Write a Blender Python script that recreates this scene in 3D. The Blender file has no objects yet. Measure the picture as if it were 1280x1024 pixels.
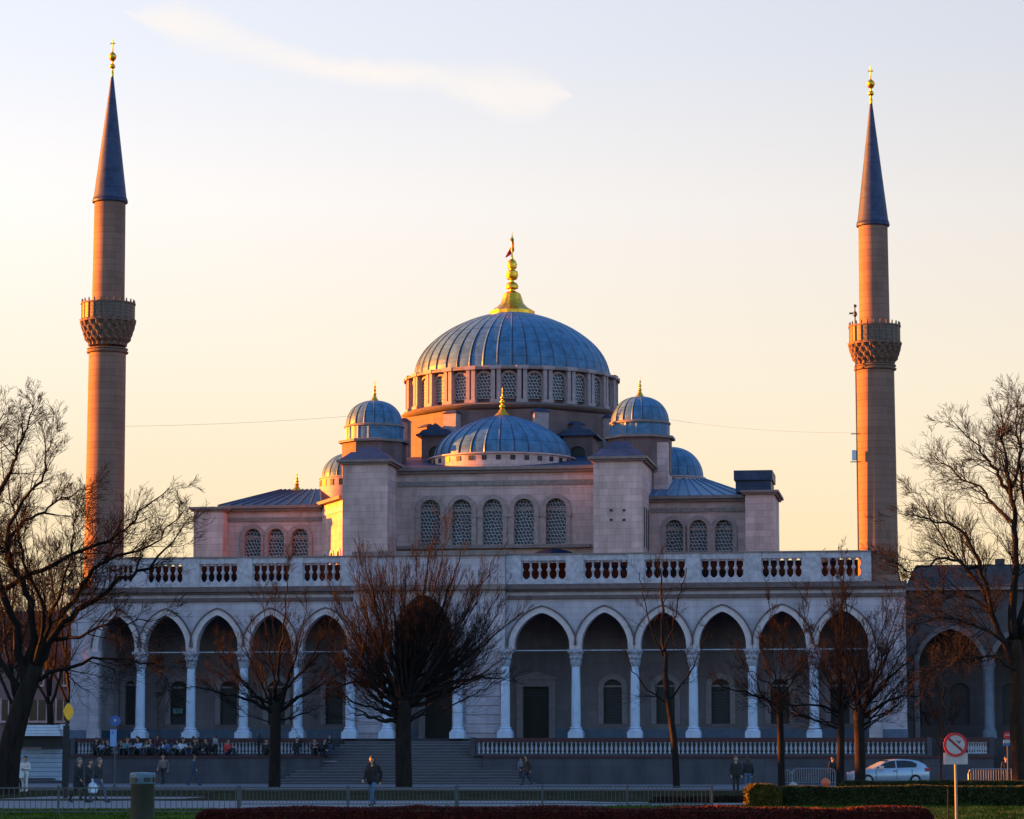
import bpy, bmesh, math, random
import numpy as np
from math import sin, cos, tan, pi, radians, sqrt, atan2
from mathutils import Vector, Matrix

random.seed(7)
SC = bpy.context.scene
COL = SC.collection

# ------------------------------------------------------------------ camera
F = 3546.0
HOR = 942.0
TH = math.atan((HOR - 512) / F)
CAM = Vector((0, 0, 1.85))
cd = bpy.data.cameras.new("camera")
cam = bpy.data.objects.new("camera", cd)
COL.objects.link(cam)
cam.location = CAM
cam.rotation_euler = (pi / 2 + TH, 0, 0)
cd.sensor_width = 36
cd.lens = 36 * F / 1280
cd.clip_start = 0.5
cd.clip_end = 12000
SC.camera = cam

FWD = Vector((0, cos(TH), sin(TH)))
UP = Vector((0, -sin(TH), cos(TH)))


def ray(u, v):
    return FWD * F + Vector((u - 640, 0, 0)) + UP * (512 - v)


def At(u, v, Y):
    d = ray(u, v)
    return CAM + d * (Y / d.y)


def G(u, v, z=0.0):
    d = ray(u, v)
    return CAM + d * ((z - CAM.z) / d.z)


# mosque frame: the right end of the front stands a little nearer
A = radians(8.5)
ORG = Vector((0, 173, 0))
T = Vector((cos(A), -sin(A), 0))
N = Vector((sin(A), cos(A), 0))


def M(u, v, ly):
    d = ray(u, v)
    s = (ly - (CAM - ORG).dot(N)) / d.dot(N)
    p = CAM + d * s
    return (p - ORG).dot(T), p.z


def X(u, v, ly):
    return M(u, v, ly)[0]


def Z(u, v, ly):
    return M(u, v, ly)[1]


def L2W(x, y, z):
    return ORG + T * x + N * y + Vector((0, 0, z))


# ------------------------------------------------------------------ materials
MATS = {}


def new_mat(name):
    m = bpy.data.materials.new(name)
    m.use_nodes = True
    nt = m.node_tree
    b = nt.nodes["Principled BSDF"]
    MATS[name] = m
    return m, nt, b


def nd(nt, t, **kw):
    n = nt.nodes.new(t)
    for k, v in kw.items():
        if k in n.inputs:
            n.inputs[k].default_value = v
        else:
            setattr(n, k, v)
    return n


def rgb(c):
    return (c[0], c[1], c[2], 1)


def plain(name, c, rough=0.7, metal=0.0, var=0.15, scale=3.0, bump=0.0, spec=0.4, stretch=None):
    m, nt, b = new_mat(name)
    tc = nd(nt, 'ShaderNodeTexCoord')
    vec = tc.outputs['Object']
    if stretch:
        mp = nd(nt, 'ShaderNodeMapping')
        mp.inputs['Scale'].default_value = stretch
        nt.links.new(vec, mp.inputs['Vector'])
        vec = mp.outputs['Vector']
    no = nd(nt, 'ShaderNodeTexNoise', Scale=scale, Detail=5.0, Roughness=0.6)
    nt.links.new(vec, no.inputs['Vector'])
    cr = nd(nt, 'ShaderNodeValToRGB')
    cr.color_ramp.elements[0].position = 0.3
    cr.color_ramp.elements[1].position = 0.7
    cr.color_ramp.elements[0].color = rgb([x * (1 - var) for x in c])
    cr.color_ramp.elements[1].color = rgb([x * (1 + var) for x in c])
    nt.links.new(no.outputs['Fac'], cr.inputs['Fac'])
    nt.links.new(cr.outputs['Color'], b.inputs['Base Color'])
    b.inputs['Roughness'].default_value = rough
    b.inputs['Metallic'].default_value = metal
    b.inputs['Specular IOR Level'].default_value = spec
    if bump:
        bp = nd(nt, 'ShaderNodeBump', Strength=bump, Distance=0.05)
        nt.links.new(no.outputs['Fac'], bp.inputs['Height'])
        nt.links.new(bp.outputs['Normal'], b.inputs['Normal'])
    return m


def stone(name, c, row=0.42, width=1.0, mortar=0.012, dark=0.72, stain=0.25, var=0.08):
    m, nt, b = new_mat(name)
    tc = nd(nt, 'ShaderNodeTexCoord')
    sp = nd(nt, 'ShaderNodeSeparateXYZ')
    nt.links.new(tc.outputs['Object'], sp.inputs[0])
    ma = nd(nt, 'ShaderNodeMath', operation='MULTIPLY_ADD')
    nt.links.new(sp.outputs['Y'], ma.inputs[0])
    ma.inputs[1].default_value = 0.83
    nt.links.new(sp.outputs['X'], ma.inputs[2])
    cb = nd(nt, 'ShaderNodeCombineXYZ')
    nt.links.new(ma.outputs[0], cb.inputs['X'])
    nt.links.new(sp.outputs['Z'], cb.inputs['Y'])
    br = nd(nt, 'ShaderNodeTexBrick')
    br.inputs['Scale'].default_value = 1.0
    br.inputs['Mortar Size'].default_value = mortar
    br.inputs['Mortar Smooth'].default_value = 0.3
    br.inputs['Brick Width'].default_value = width
    br.inputs['Row Height'].default_value = row
    br.inputs['Color1'].default_value = rgb([x * (1 - var) for x in c])
    br.inputs['Color2'].default_value = rgb([x * (1 + var) for x in c])
    br.inputs['Mortar'].default_value = rgb([x * dark for x in c])
    nt.links.new(cb.outputs[0], br.inputs['Vector'])
    # weather stains that run down the stone
    mp = nd(nt, 'ShaderNodeMapping')
    mp.inputs['Scale'].default_value = (1.0, 1.0, 0.22)
    nt.links.new(tc.outputs['Object'], mp.inputs['Vector'])
    no = nd(nt, 'ShaderNodeTexNoise', Scale=0.9, Detail=7.0, Roughness=0.65)
    nt.links.new(mp.outputs['Vector'], no.inputs['Vector'])
    cr = nd(nt, 'ShaderNodeValToRGB')
    cr.color_ramp.elements[0].position = 0.32
    cr.color_ramp.elements[1].position = 0.62
    k = 1 - stain
    cr.color_ramp.elements[0].color = (k, k * 0.97, k * 0.94, 1)
    cr.color_ramp.elements[1].color = (1, 1, 1, 1)
    nt.links.new(no.outputs['Fac'], cr.inputs['Fac'])
    mx = nd(nt, 'ShaderNodeMix', data_type='RGBA', blend_type='MULTIPLY')
    mx.inputs['Factor'].default_value = 1.0
    nt.links.new(br.outputs['Color'], mx.inputs['A'])
    nt.links.new(cr.outputs['Color'], mx.inputs['B'])
    nt.links.new(mx.outputs['Result'], b.inputs['Base Color'])
    b.inputs['Roughness'].default_value = 0.8
    b.inputs['Specular IOR Level'].default_value = 0.25
    bp = nd(nt, 'ShaderNodeBump', Strength=0.35, Distance=0.02)
    nt.links.new(br.outputs['Fac'], bp.inputs['Height'])
    bp.invert = True
    n2 = nd(nt, 'ShaderNodeTexNoise', Scale=9.0, Detail=4.0)
    nt.links.new(tc.outputs['Object'], n2.inputs['Vector'])
    b2 = nd(nt, 'ShaderNodeBump', Strength=0.12, Distance=0.03)
    nt.links.new(n2.outputs['Fac'], b2.inputs['Height'])
    nt.links.new(bp.outputs['Normal'], b2.inputs['Normal'])
    nt.links.new(b2.outputs['Normal'], b.inputs['Normal'])
    return m


def lattice_mat(name, stone_c, hole_c, scale=5.0, edge=0.075):
    """pierced stone screen: pale web, dark holes, sunk with a bump"""
    m, nt, b = new_mat(name)
    tc = nd(nt, 'ShaderNodeTexCoord')
    sp = nd(nt, 'ShaderNodeSeparateXYZ')
    nt.links.new(tc.outputs['Object'], sp.inputs[0])
    ma = nd(nt, 'ShaderNodeMath', operation='MULTIPLY_ADD')
    nt.links.new(sp.outputs['Y'], ma.inputs[0])
    ma.inputs[1].default_value = 0.83
    nt.links.new(sp.outputs['X'], ma.inputs[2])
    sk = nd(nt, 'ShaderNodeMath', operation='MULTIPLY_ADD')
    nt.links.new(sp.outputs['Z'], sk.inputs[0])
    sk.inputs[1].default_value = 0.5
    nt.links.new(ma.outputs[0], sk.inputs[2])
    cb = nd(nt, 'ShaderNodeCombineXYZ')
    nt.links.new(sk.outputs[0], cb.inputs['X'])
    nt.links.new(sp.outputs['Z'], cb.inputs['Y'])
    vo = nd(nt, 'ShaderNodeTexVoronoi', feature='DISTANCE_TO_EDGE', voronoi_dimensions='2D', Scale=scale, Randomness=0.4)
    nt.links.new(cb.outputs[0], vo.inputs['Vector'])
    cr = nd(nt, 'ShaderNodeValToRGB')
    cr.color_ramp.elements[0].position = edge
    cr.color_ramp.elements[0].color = rgb(stone_c)
    cr.color_ramp.elements[1].position = edge + 0.05
    cr.color_ramp.elements[1].color = rgb(hole_c)
    nt.links.new(vo.outputs['Distance'], cr.inputs['Fac'])
    nt.links.new(cr.outputs['Color'], b.inputs['Base Color'])
    b.inputs['Roughness'].default_value = 0.6
    bp = nd(nt, 'ShaderNodeBump', Strength=0.8, Distance=0.05)
    bp.invert = True
    nt.links.new(cr.outputs['Color'], bp.inputs['Height'])
    return m


def lead_mat(name, c, rough=0.42):
    m, nt, b = new_mat(name)
    tc = nd(nt, 'ShaderNodeTexCoord')
    no = nd(nt, 'ShaderNodeTexNoise', Scale=1.6, Detail=8.0, Roughness=0.7)
    nt.links.new(tc.outputs['Object'], no.inputs['Vector'])
    cr = nd(nt, 'ShaderNodeValToRGB')
    e = cr.color_ramp.elements
    e[0].position, e[1].position = 0.28, 0.75
    e[0].color = rgb([x * 0.50 for x in c])
    e[1].color = rgb([min(1, x * 1.45 + 0.012) for x in c])
    nt.links.new(no.outputs['Fac'], cr.inputs['Fac'])
    # sheets: rows of slightly different tone, joints across
    sp = nd(nt, 'ShaderNodeSeparateXYZ')
    nt.links.new(tc.outputs['Object'], sp.inputs[0])
    m1 = nd(nt, 'ShaderNodeMath', operation='FRACT')
    m0 = nd(nt, 'ShaderNodeMath', operation='MULTIPLY')
    m0.inputs[1].default_value = 0.9
    nt.links.new(sp.outputs['Z'], m0.inputs[0])
    nt.links.new(m0.outputs[0], m1.inputs[0])
    lt = nd(nt, 'ShaderNodeMath', operation='LESS_THAN')
    lt.inputs[1].default_value = 0.045
    nt.links.new(m1.outputs[0], lt.inputs[0])
    mx = nd(nt, 'ShaderNodeMix', data_type='RGBA', blend_type='MULTIPLY')
    nt.links.new(lt.outputs[0], mx.inputs['Factor'])
    nt.links.new(cr.outputs['Color'], mx.inputs['A'])
    mx.inputs['B'].default_value = (0.6, 0.6, 0.6, 1)
    nt.links.new(mx.outputs['Result'], b.inputs['Base Color'])
    rr = nd(nt, 'ShaderNodeMapRange')
    rr.inputs['To Min'].default_value = rough - 0.1
    rr.inputs['To Max'].default_value = rough + 0.15
    nt.links.new(no.outputs['Fac'], rr.inputs['Value'])
    nt.links.new(rr.outputs['Result'], b.inputs['Roughness'])
    bp = nd(nt, 'ShaderNodeBump', Strength=0.25, Distance=0.04)
    nt.links.new(no.outputs['Fac'], bp.inputs['Height'])
    nt.links.new(bp.outputs['Normal'], b.inputs['Normal'])
    b.inputs['Specular IOR Level'].default_value = 0.22
    return m


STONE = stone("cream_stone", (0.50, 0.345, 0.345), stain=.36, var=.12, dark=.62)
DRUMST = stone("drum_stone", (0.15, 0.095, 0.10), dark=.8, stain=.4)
PILST = plain("pilaster_stone", (0.27, 0.205, 0.22), 0.8, var=.2, scale=2.5)
PSTONE = stone("portico_stone", (0.40, 0.35, 0.41), row=0.38, width=0.9, stain=0.3)
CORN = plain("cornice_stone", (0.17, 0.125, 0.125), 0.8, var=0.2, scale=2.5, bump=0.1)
ARCHV = plain("archivolt_stone", (0.27, 0.19, 0.19), 0.8, var=.25, scale=5)
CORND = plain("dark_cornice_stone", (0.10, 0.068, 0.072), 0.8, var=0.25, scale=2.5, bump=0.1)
FRIEZE = plain("frieze_stone", (0.19, 0.15, 0.15), 0.8, var=0.35, scale=6.0, bump=0.2)
MARBLE = plain("column_marble", (0.40, 0.46, 0.60), 0.5, var=0.14, scale=2.2, stretch=(1, 1, 0.4))
CAPST = plain("capital_stone", (0.27, 0.27, 0.33), 0.7, var=0.4, scale=9.0, bump=0.5)
TRIM = plain("trim_stone", (0.43, 0.36, 0.385), 0.75, var=0.12, scale=3.0, bump=0.05)
PARAST = plain("parapet_stone", (0.33, 0.305, 0.355), 0.8, var=0.3, scale=3.5, bump=0.2)
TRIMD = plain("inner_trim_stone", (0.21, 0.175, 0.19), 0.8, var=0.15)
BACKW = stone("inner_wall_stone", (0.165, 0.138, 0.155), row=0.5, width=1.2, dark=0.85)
PLINTH = plain("blue_plinth", (0.07, 0.10, 0.16), 0.6, var=0.2)
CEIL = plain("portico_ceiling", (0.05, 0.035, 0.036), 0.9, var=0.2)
LEAD = lead_mat("blue_lead", (0.042, 0.118, 0.228))
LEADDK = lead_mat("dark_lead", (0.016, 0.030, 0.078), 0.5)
LEADR = plain("dull_lead", (0.010, 0.016, 0.036), 1.0, var=0.3, spec=0.0)
SPIRE = lead_mat("spire_lead", (0.024, 0.034, 0.085), 0.5)
GOLD = plain("gilded_metal", (0.72, 0.35, 0.035), 0.38, 1.0, var=0.28, scale=5.0)
LATT = lattice_mat("pierced_screen", (0.37, 0.33, 0.37), (0.010, 0.012, 0.020), 4.5, 0.055)
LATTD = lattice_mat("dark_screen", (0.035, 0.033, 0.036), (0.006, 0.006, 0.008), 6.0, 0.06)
DARK = plain("dark_opening", (0.006, 0.006, 0.008), 0.5)
DOORW = plain("dark_door_wood", (0.012, 0.009, 0.008), 0.5, var=0.3)
REDR = plain("red_coping", (0.055, 0.014, 0.018), 0.7, var=0.2)
BALST = plain("baluster_stone", (0.36, 0.36, 0.42), 0.7, var=0.15, scale=4)
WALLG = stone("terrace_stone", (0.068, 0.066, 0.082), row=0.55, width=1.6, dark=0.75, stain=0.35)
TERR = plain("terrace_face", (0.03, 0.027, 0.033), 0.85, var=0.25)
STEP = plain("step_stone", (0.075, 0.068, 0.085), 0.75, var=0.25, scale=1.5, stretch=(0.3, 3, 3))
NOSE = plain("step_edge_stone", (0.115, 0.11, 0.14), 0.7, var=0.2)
MINST = stone("minaret_stone", (0.200, 0.108, 0.085), row=0.42, width=60.0, dark=0.45, stain=0.3, var=.12)
CARVE = plain("carved_stone", (0.125, 0.070, 0.052), 0.85, var=0.45, scale=7.0, bump=0.6)
ANTRIM = plain("annex_trim_stone", (0.11, 0.095, 0.105), 0.8, var=.25)
ANCOL = plain("annex_column_stone", (0.10, 0.115, 0.16), 0.7, var=.2)
PAVE = plain("pavement_slab", (0.100, 0.104, 0.130), 0.75, var=0.2, scale=1.2)
ASPH = plain("asphalt", (0.05, 0.052, 0.062), 0.85, var=0.25, scale=2.0, bump=0.1)
KERB = plain("kerb_stone", (0.09, 0.075, 0.075), 0.8, var=0.2)
GRASS = plain("winter_grass", (0.036, 0.056, 0.007), 0.95, var=0.75, scale=1.1, bump=0.8, spec=0.02, stretch=(1, .35, 1))
GRASSD = plain("dry_grass_verge", (0.022, 0.021, 0.010), 0.95, var=0.7, scale=.9, bump=0.5, spec=0.02, stretch=(1, .3, 1))
EARTH = plain("earth", (0.045, 0.037, 0.03), 0.9, var=0.3, scale=0.6)
BARK = plain("dark_bark", (0.015, 0.011, 0.010), 0.9, var=0.4, scale=6.0, bump=0.6, spec=0.1, stretch=(1, 1, 0.25))
BARKR = plain("reddish_bark", (0.026, 0.014, 0.010), 0.9, var=0.4, scale=5.0, bump=0.6, spec=0.1, stretch=(1, 1, 0.25))
TWIG = plain("brown_twig", (0.0115, 0.0085, 0.0085), 0.85, var=0.3, scale=1.0, spec=0.15)
TWIGD = plain("dark_twig", (0.0095, 0.0075, 0.0075), 0.9, var=0.3, scale=1.0, spec=0.1)
METAL = plain("grey_metal", (0.06, 0.065, 0.075), 0.45, 0.6, var=0.2)
DKMET = plain("black_metal", (0.012, 0.012, 0.015), 0.5, 0.3, var=0.2)
GALV = plain("galvanised_metal", (0.20, 0.23, 0.28), 0.4, 0.7, var=0.15)
ROOFT = stone("clay_roof", (0.06, 0.028, 0.027), row=0.3, width=0.25, dark=0.6, stain=0.4, var=0.2)
ROOFD = stone("dark_tile_roof", (0.022, 0.014, 0.018), row=0.3, width=0.25, dark=0.6, stain=0.4, var=0.2)
ROOFB = plain("brown_roof_sheet", (0.010, 0.006, 0.006), 1.0, var=0.3, scale=1.5, spec=0.0)
PLASTER = plain("beige_plaster", (0.17, 0.14, 0.14), 0.9, var=0.15, scale=0.8)
ANNEX = stone("annex_stone", (0.075, 0.062, 0.070), row=0.45, width=1.1, stain=0.35)
GLASSD = plain("dark_glass", (0.010, 0.012, 0.016), 0.2, var=0.1, spec=0.35)
FLAGR = plain("red_flag_cloth", (0.42, 0.02, 0.05), 0.8, var=0.2)
CARP = plain("silver_blue_paint", (0.30, 0.36, 0.46), 0.28, 0.35, var=0.04)
TYRE = plain("tyre_rubber", (0.012, 0.012, 0.012), 0.85)
REDL = plain("red_lens", (0.30, 0.012, 0.02), 0.25)
CLEARL = plain("clear_lens", (0.5, 0.5, 0.5), 0.2)
WHITEP = plain("white_panel", (0.42, 0.46, 0.55), 0.5, var=0.1)
SIGNW = plain("sign_white", (0.36, 0.30, 0.31), 0.55, var=0.12, scale=6)
SIGNR = plain("sign_red", (0.42, 0.012, 0.018), 0.5, var=0.1)
SIGNDR = plain("sign_bar_red", (0.20, 0.010, 0.016), 0.5, var=0.15)
SIGNY = plain("sign_yellow", (0.75, 0.36, 0.015), 0.5, var=0.12)
SIGNB = plain("sign_blue", (0.03, 0.09, 0.30), 0.45, var=0.1)
POLEW = plain("pale_pole", (0.20, 0.15, 0.125), 0.6, var=0.2)
BINB = plain("bin_olive", (0.02, 0.02, 0.013), 0.7, var=0.3)
BINL = plain("bin_lid_blue", (0.07, 0.12, 0.17), 0.5, var=0.35, scale=6)
ORANGE = plain("orange_plastic", (0.65, 0.12, 0.06), 0.5)
HEDG = plain("hedge_leaf", (0.026, 0.030, 0.008), 0.8, var=0.5, scale=3.0, spec=0.2)
HEDY = plain("golden_leaf", (0.062, 0.045, 0.006), 0.8, var=0.4, scale=3.0, spec=0.2)
HEDR = plain("red_hedge_leaf", (0.060, 0.006, 0.005), 0.8, var=0.5, scale=4.0, spec=0.2)
HEDB = plain("brown_hedge_leaf", (0.032, 0.018, 0.012), 0.85, var=0.5, scale=4.0, spec=0.1)
SHELG = plain("shelter_slat", (0.22, 0.28, 0.38), 0.4, var=0.12)

# ------------------------------------------------------------------ mesh builder


class MB:
    def __init__(self):
        self.v = []
        self.f = []

    def add(self, vs, fs):
        o = len(self.v)
        self.v += [tuple(p) for p in vs]
        self.f += [tuple(i + o for i in q) for q in fs]

    def box(self, x0, x1, y0, y1, z0, z1):
        self.add([(x0, y0, z0), (x1, y0, z0), (x1, y1, z0), (x0, y1, z0),
                  (x0, y0, z1), (x1, y0, z1), (x1, y1, z1), (x0, y1, z1)],
                 [(0, 3, 2, 1), (4, 5, 6, 7), (0, 1, 5, 4), (1, 2, 6, 5), (2, 3, 7, 6), (3, 0, 4, 7)])
        return self

    def prism_xz(self, poly, y0, y1):
        n = len(poly)
        vs = [(x, y0, z) for x, z in poly] + [(x, y1, z) for x, z in poly]
        fs = [tuple(range(n)), tuple(range(2 * n - 1, n - 1, -1))]
        fs += [(i, i + n, (i + 1) % n + n, (i + 1) % n) for i in range(n)]
        self.add(vs, fs)
        return self

    def prism_xy(self, poly, z0, z1, top=None):
        n = len(poly)
        top = top or poly
        vs = [(x, y, z0) for x, y in poly] + [(x, y, z1) for x, y in top]
        fs = [tuple(range(n - 1, -1, -1)), tuple(range(n, 2 * n))]
        fs += [(i, (i + 1) % n, (i + 1) % n + n, i + n) for i in range(n)]
        self.add(vs, fs)
        return self

    def lathe(self, prof, n=24, c=(0, 0), mod=None, a0=0.0, cap=True):
        vs, fs = [], []
        for r, z in prof:
            for i in range(n):
                a = a0 + 2 * pi * i / n
                rr = r * (mod(i, a, z) if mod else 1)
                vs.append((c[0] + rr * cos(a), c[1] + rr * sin(a), z))
        for k in range(len(prof) - 1):
            for i in range(n):
                j = (i + 1) % n
                fs.append((k * n + i, k * n + j, (k + 1) * n + j, (k + 1) * n + i))
        if cap:
            fs.append(tuple(range(n - 1, -1, -1)))
            m = (len(prof) - 1) * n
            fs.append(tuple(range(m, m + n)))
        self.add(vs, fs)
        return self

    def tube(self, pts, rad, n=6):
        vs, fs = tube_geo(pts, rad, n)
        self.add(vs, fs)
        return self

    def build(self, name, mat, parent=None, smooth=False, loc=None, fix=True):
        me = bpy.data.meshes.new(name)
        me.from_pydata(self.v, [], self.f)
        if fix:
            bm = bmesh.new()
            bm.from_mesh(me)
            bmesh.ops.recalc_face_normals(bm, faces=bm.faces)
            bm.to_mesh(me)
            bm.free()
        if mat:
            me.materials.append(mat)
        if smooth:
            me.shade_smooth()
            me.set_sharp_from_angle(angle=radians(38))
        o = bpy.data.objects.new(name, me)
        COL.objects.link(o)
        if parent:
            o.parent = parent
        if loc:
            o.location = loc
        return o


def tube_geo(pts, rad, n):
    pts = [Vector(p) for p in pts]
    vs, fs = [], []
    k = len(pts)
    ref = Vector((0.31, 0.17, 0.93))
    for i, p in enumerate(pts):
        d = (pts[min(i + 1, k - 1)] - pts[max(i - 1, 0)])
        d.normalize()
        a = d.cross(ref)
        if a.length < 1e-3:
            a = d.cross(Vector((1, 0, 0)))
        a.normalize()
        b = d.cross(a)
        r = rad[i] if isinstance(rad, (list, tuple)) else rad
        for j in range(n):
            t = 2 * pi * j / n
            vs.append(p + a * (r * cos(t)) + b * (r * sin(t)))
    for i in range(k - 1):
        for j in range(n):
            q = (j + 1) % n
            fs.append((i * n + j, i * n + q, (i + 1) * n + q, (i + 1) * n + j))
    fs.append(tuple(range(n - 1, -1, -1)))
    fs.append(tuple(range((k - 1) * n, k * n)))
    return vs, fs


def tag(o, label, cat, group=None, kind=None):
    if label:
        o["label"] = label
    if cat:
        o["category"] = cat
    if group:
        o["group"] = group
    if kind:
        o["kind"] = kind
    return o


def thing(name, label, cat, loc=(0, 0, 0), rz=0.0, group=None):
    o = bpy.data.objects.new(name, None)
    o.empty_display_size = 0.3
    COL.objects.link(o)
    o.location = loc
    o.rotation_euler = (0, 0, rz)
    return tag(o, label, cat, group)


def dup(root, loc=None, rz=None, label=None, group=None, parent=None):
    r = root.copy()
    COL.objects.link(r)
    if loc is not None:
        r.location = loc
    if rz is not None:
        r.rotation_euler = (0, 0, rz)
    if label:
        r["label"] = label
    if group:
        r["group"] = group
    if parent:
        r.parent = parent
    for ch in list(root.children):
        c = ch.copy()
        COL.objects.link(c)
        c.parent = r
        for g in list(ch.children):
            d = g.copy()
            COL.objects.link(d)
            d.parent = c
    return r


def structure(o):
    o["kind"] = "structure"
    return o


# ------------------------------------------------------------------ arches and walls


def arch_pts(cx, w, zs, rise, kind, n=24):
    out = []
    for i in range(n + 1):
        t = -cos(pi * i / n)
        if kind == 'round':
            z = sqrt(max(0, 1 - t * t))
        elif kind == 'flat':
            z = 0.0
        else:
            a = abs(t)
            z = 0.80 * sqrt(max(0, 1 - a ** 2.0)) + 0.20 * (1 - a)
        out.append((cx + t * w / 2, zs + rise * z))
    return out


def wall(mb, x0, x1, z0, z1, y, th, ops):
    """a wall standing in the x-z plane with arched openings: ops = (cx, w, zb, zs, rise, kind)"""
    ops = sorted(ops)
    yb = y + th

    def fb(poly):
        n = len(poly)
        mb.add([(a, y, b) for a, b in poly], [tuple(range(n))])
        mb.add([(a, yb, b) for a, b in poly], [tuple(range(n - 1, -1, -1))])
    cur = x0
    for cx, w, zb, zs, rise, kind in ops:
        l, r = cx - w / 2, cx + w / 2
        if l > cur + 1e-4:
            fb([(cur, z0), (l, z0), (l, z1), (cur, z1)])
        if zb > z0 + 1e-4:
            fb([(l, z0), (r, z0), (r, zb), (l, zb)])
        ap = arch_pts(cx, w, zs, rise, kind)
        for (a, b), (c, d) in zip(ap, ap[1:]):
            fb([(a, b), (c, d), (c, z1), (a, z1)])
        loop = [(l, zb)] + ap + [(r, zb)]
        if zb > z0 + 1e-4:
            loop.append((l, zb))
        for (a, b), (c, d) in zip(loop, loop[1:]):
            mb.add([(a, y, b), (c, y, d), (c, yb, d), (a, yb, b)], [(0, 1, 2, 3)])
        cur = r
    if x1 > cur + 1e-4:
        fb([(cur, z0), (x1, z0), (x1, z1), (cur, z1)])
    for a, b in (((x0, z0), (x0, z1)), ((x1, z0), (x1, z1)), ((x0, z1), (x1, z1))):
        mb.add([(a[0], y, a[1]), (b[0], y, b[1]), (b[0], yb, b[1]), (a[0], yb, a[1])], [(0, 1, 2, 3)])
    return mb


def band(mb, cx, w, zb, zs, rise, kind, y0, y1, off, legs=True):
    """archivolt: a strip of width off round an opening, from depth y0 to y1"""
    inn = arch_pts(cx, w, zs, rise, kind)
    out = []
    k = len(inn)
    for i, (x, z) in enumerate(inn):
        a, b = inn[max(i - 1, 0)], inn[min(i + 1, k - 1)]
        dx, dz = b[0] - a[0], b[1] - a[1]
        L = sqrt(dx * dx + dz * dz) or 1
        if i in (0, k - 1):
            nx, nz = (-1, 0) if i == 0 else (1, 0)
        else:
            nx, nz = -dz / L, dx / L
        out.append((x + nx * off, z + nz * off))
    if legs:
        inn = [(cx - w / 2, zb)] + inn + [(cx + w / 2, zb)]
        out = [(cx - w / 2 - off, zb)] + out + [(cx + w / 2 + off, zb)]
    for i in range(len(inn) - 1):
        a, b, c, d = inn[i], inn[i + 1], out[i + 1], out[i]
        mb.add([(p[0], y0, p[1]) for p in (a, b, c, d)] + [(p[0], y1, p[1]) for p in (a, b, c, d)],
               [(0, 1, 2, 3), (7, 6, 5, 4), (0, 4, 5, 1), (2, 6, 7, 3)])
    for i in (0, len(inn) - 1):
        a, d = inn[i], out[i]
        mb.add([(a[0], y0, a[1]), (d[0], y0, d[1]), (d[0], y1, d[1]), (a[0], y1, a[1])], [(0, 1, 2, 3)])
    return mb


def panel(mb, cx, w, zb, zs, rise, kind, y, th=0.06):
    pts = [(cx - w / 2, zb)] + arch_pts(cx, w, zs, rise, kind)[::1] + [(cx + w / 2, zb)]
    mb.prism_xz(pts, y, y + th)
    return mb


def arch_window(parent, cx, w, zb, zt, y, kind='round', off=0.2, proud=0.1, deep=0.3, lat=None, name='window', trim=None, rise_k=0.5):
    rise = w * rise_k
    zs = zt - rise
    lat = lat or LATT
    p = panel(MB(), cx, w - 0.004, zb + 0.002, zs, rise - 0.003, kind, y + deep).build(name, lat, parent)
    band(MB(), cx, w, zb, zs, rise, kind, y - proud, y + 0.02, off).build('frame', trim or TRIM, p)
    mb = MB().box(cx - w / 2, cx + w / 2, y + deep - 0.06, y + deep - 0.004, zs - 0.06, zs + 0.06)
    mb.build('transom', trim or TRIM, p)
    return (cx, w, zb, zs, rise, kind)


# ------------------------------------------------------------------ domes, finials


def dome_prof(R, H, n=18, zb=0.0, r_top=0.0, power=1.0):
    out = []
    for i in range(n + 1):
        t = (pi / 2) * i / n
        r = R * cos(t) ** power
        out.append((max(r, r_top, 0.02), zb + H * sin(t)))
    return out


def ribbed(nribs, amp):
    def f(i, a, z):
        return 1 + (amp if i % 6 == 0 else 0)
    return f


def seam_shade(o, n):
    """darker lead paints the shadow line along one side of every standing seam"""
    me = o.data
    me.materials.append(LEADDK)  # for the painted shadow line beside each seam
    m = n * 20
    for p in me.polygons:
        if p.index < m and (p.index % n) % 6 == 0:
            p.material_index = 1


def ribbed_dome(name, parent, c, R, H, zb, ribs, mat=None, amp=0.016, power=0.92):
    mb = MB()
    n = ribs * 6
    # angular steps packed so that the seam is a narrow upstand
    vs, fs = [], []
    prof = dome_prof(R, H, 20, zb, power=power)
    fr = (0.0, .13, .28, .5, .76, .90)
    for r, z in prof:
        for i in range(n):
            a = 2 * pi * (i // 6 + fr[i % 6]) / ribs
            rr = r * (1 + (amp if i % 6 == 0 else 0)) + (R * amp * .0)
            vs.append((c[0] + rr * cos(a), c[1] + rr * sin(a), z))
    for k in range(len(prof) - 1):
        for i in range(n):
            j = (i + 1) % n
            fs.append((k * n + i, k * n + j, (k + 1) * n + j, (k + 1) * n + i))
    m = (len(prof) - 1) * n
    fs.append(tuple(range(n - 1, -1, -1)))
    fs.append(tuple(range(m, m + n)))
    mb.add(vs, fs)
    o = mb.build(name, mat or LEAD, parent, smooth=False)
    seam_shade(o, n)
    return o


def finial(parent, c, z0, h, r, name='finial', n=16):
    """gilded finial: bell foot, stacked balls, spike"""
    pr = [(1.0, 0), (0.92, .03), (0.62, .10), (0.42, .18), (0.30, .25), (0.22, .27), (0.34, .31), (0.36, .345), (0.3, .38), (0.14, .41),
          (0.14, .43), (0.27, .46), (0.31, .50), (0.27, .54), (0.11, .57), (0.11, .59), (0.2, .62), (0.23, .655), (0.19, .69), (0.07, .72),
          (0.055, .80), (0.1, .83), (0.055, .86), (0.03, 1.0)]
    mb = MB().lathe([(a * r, z0 + b * h) for a, b in pr], n, c)
    return mb.build(name, GOLD, parent, smooth=True)


# ================================================================== MOSQUE
mosque = thing('mosque', 'large pale stone mosque with blue lead domes, gilded finials and an arcaded portico', 'mosque', ORG, -A)

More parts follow.
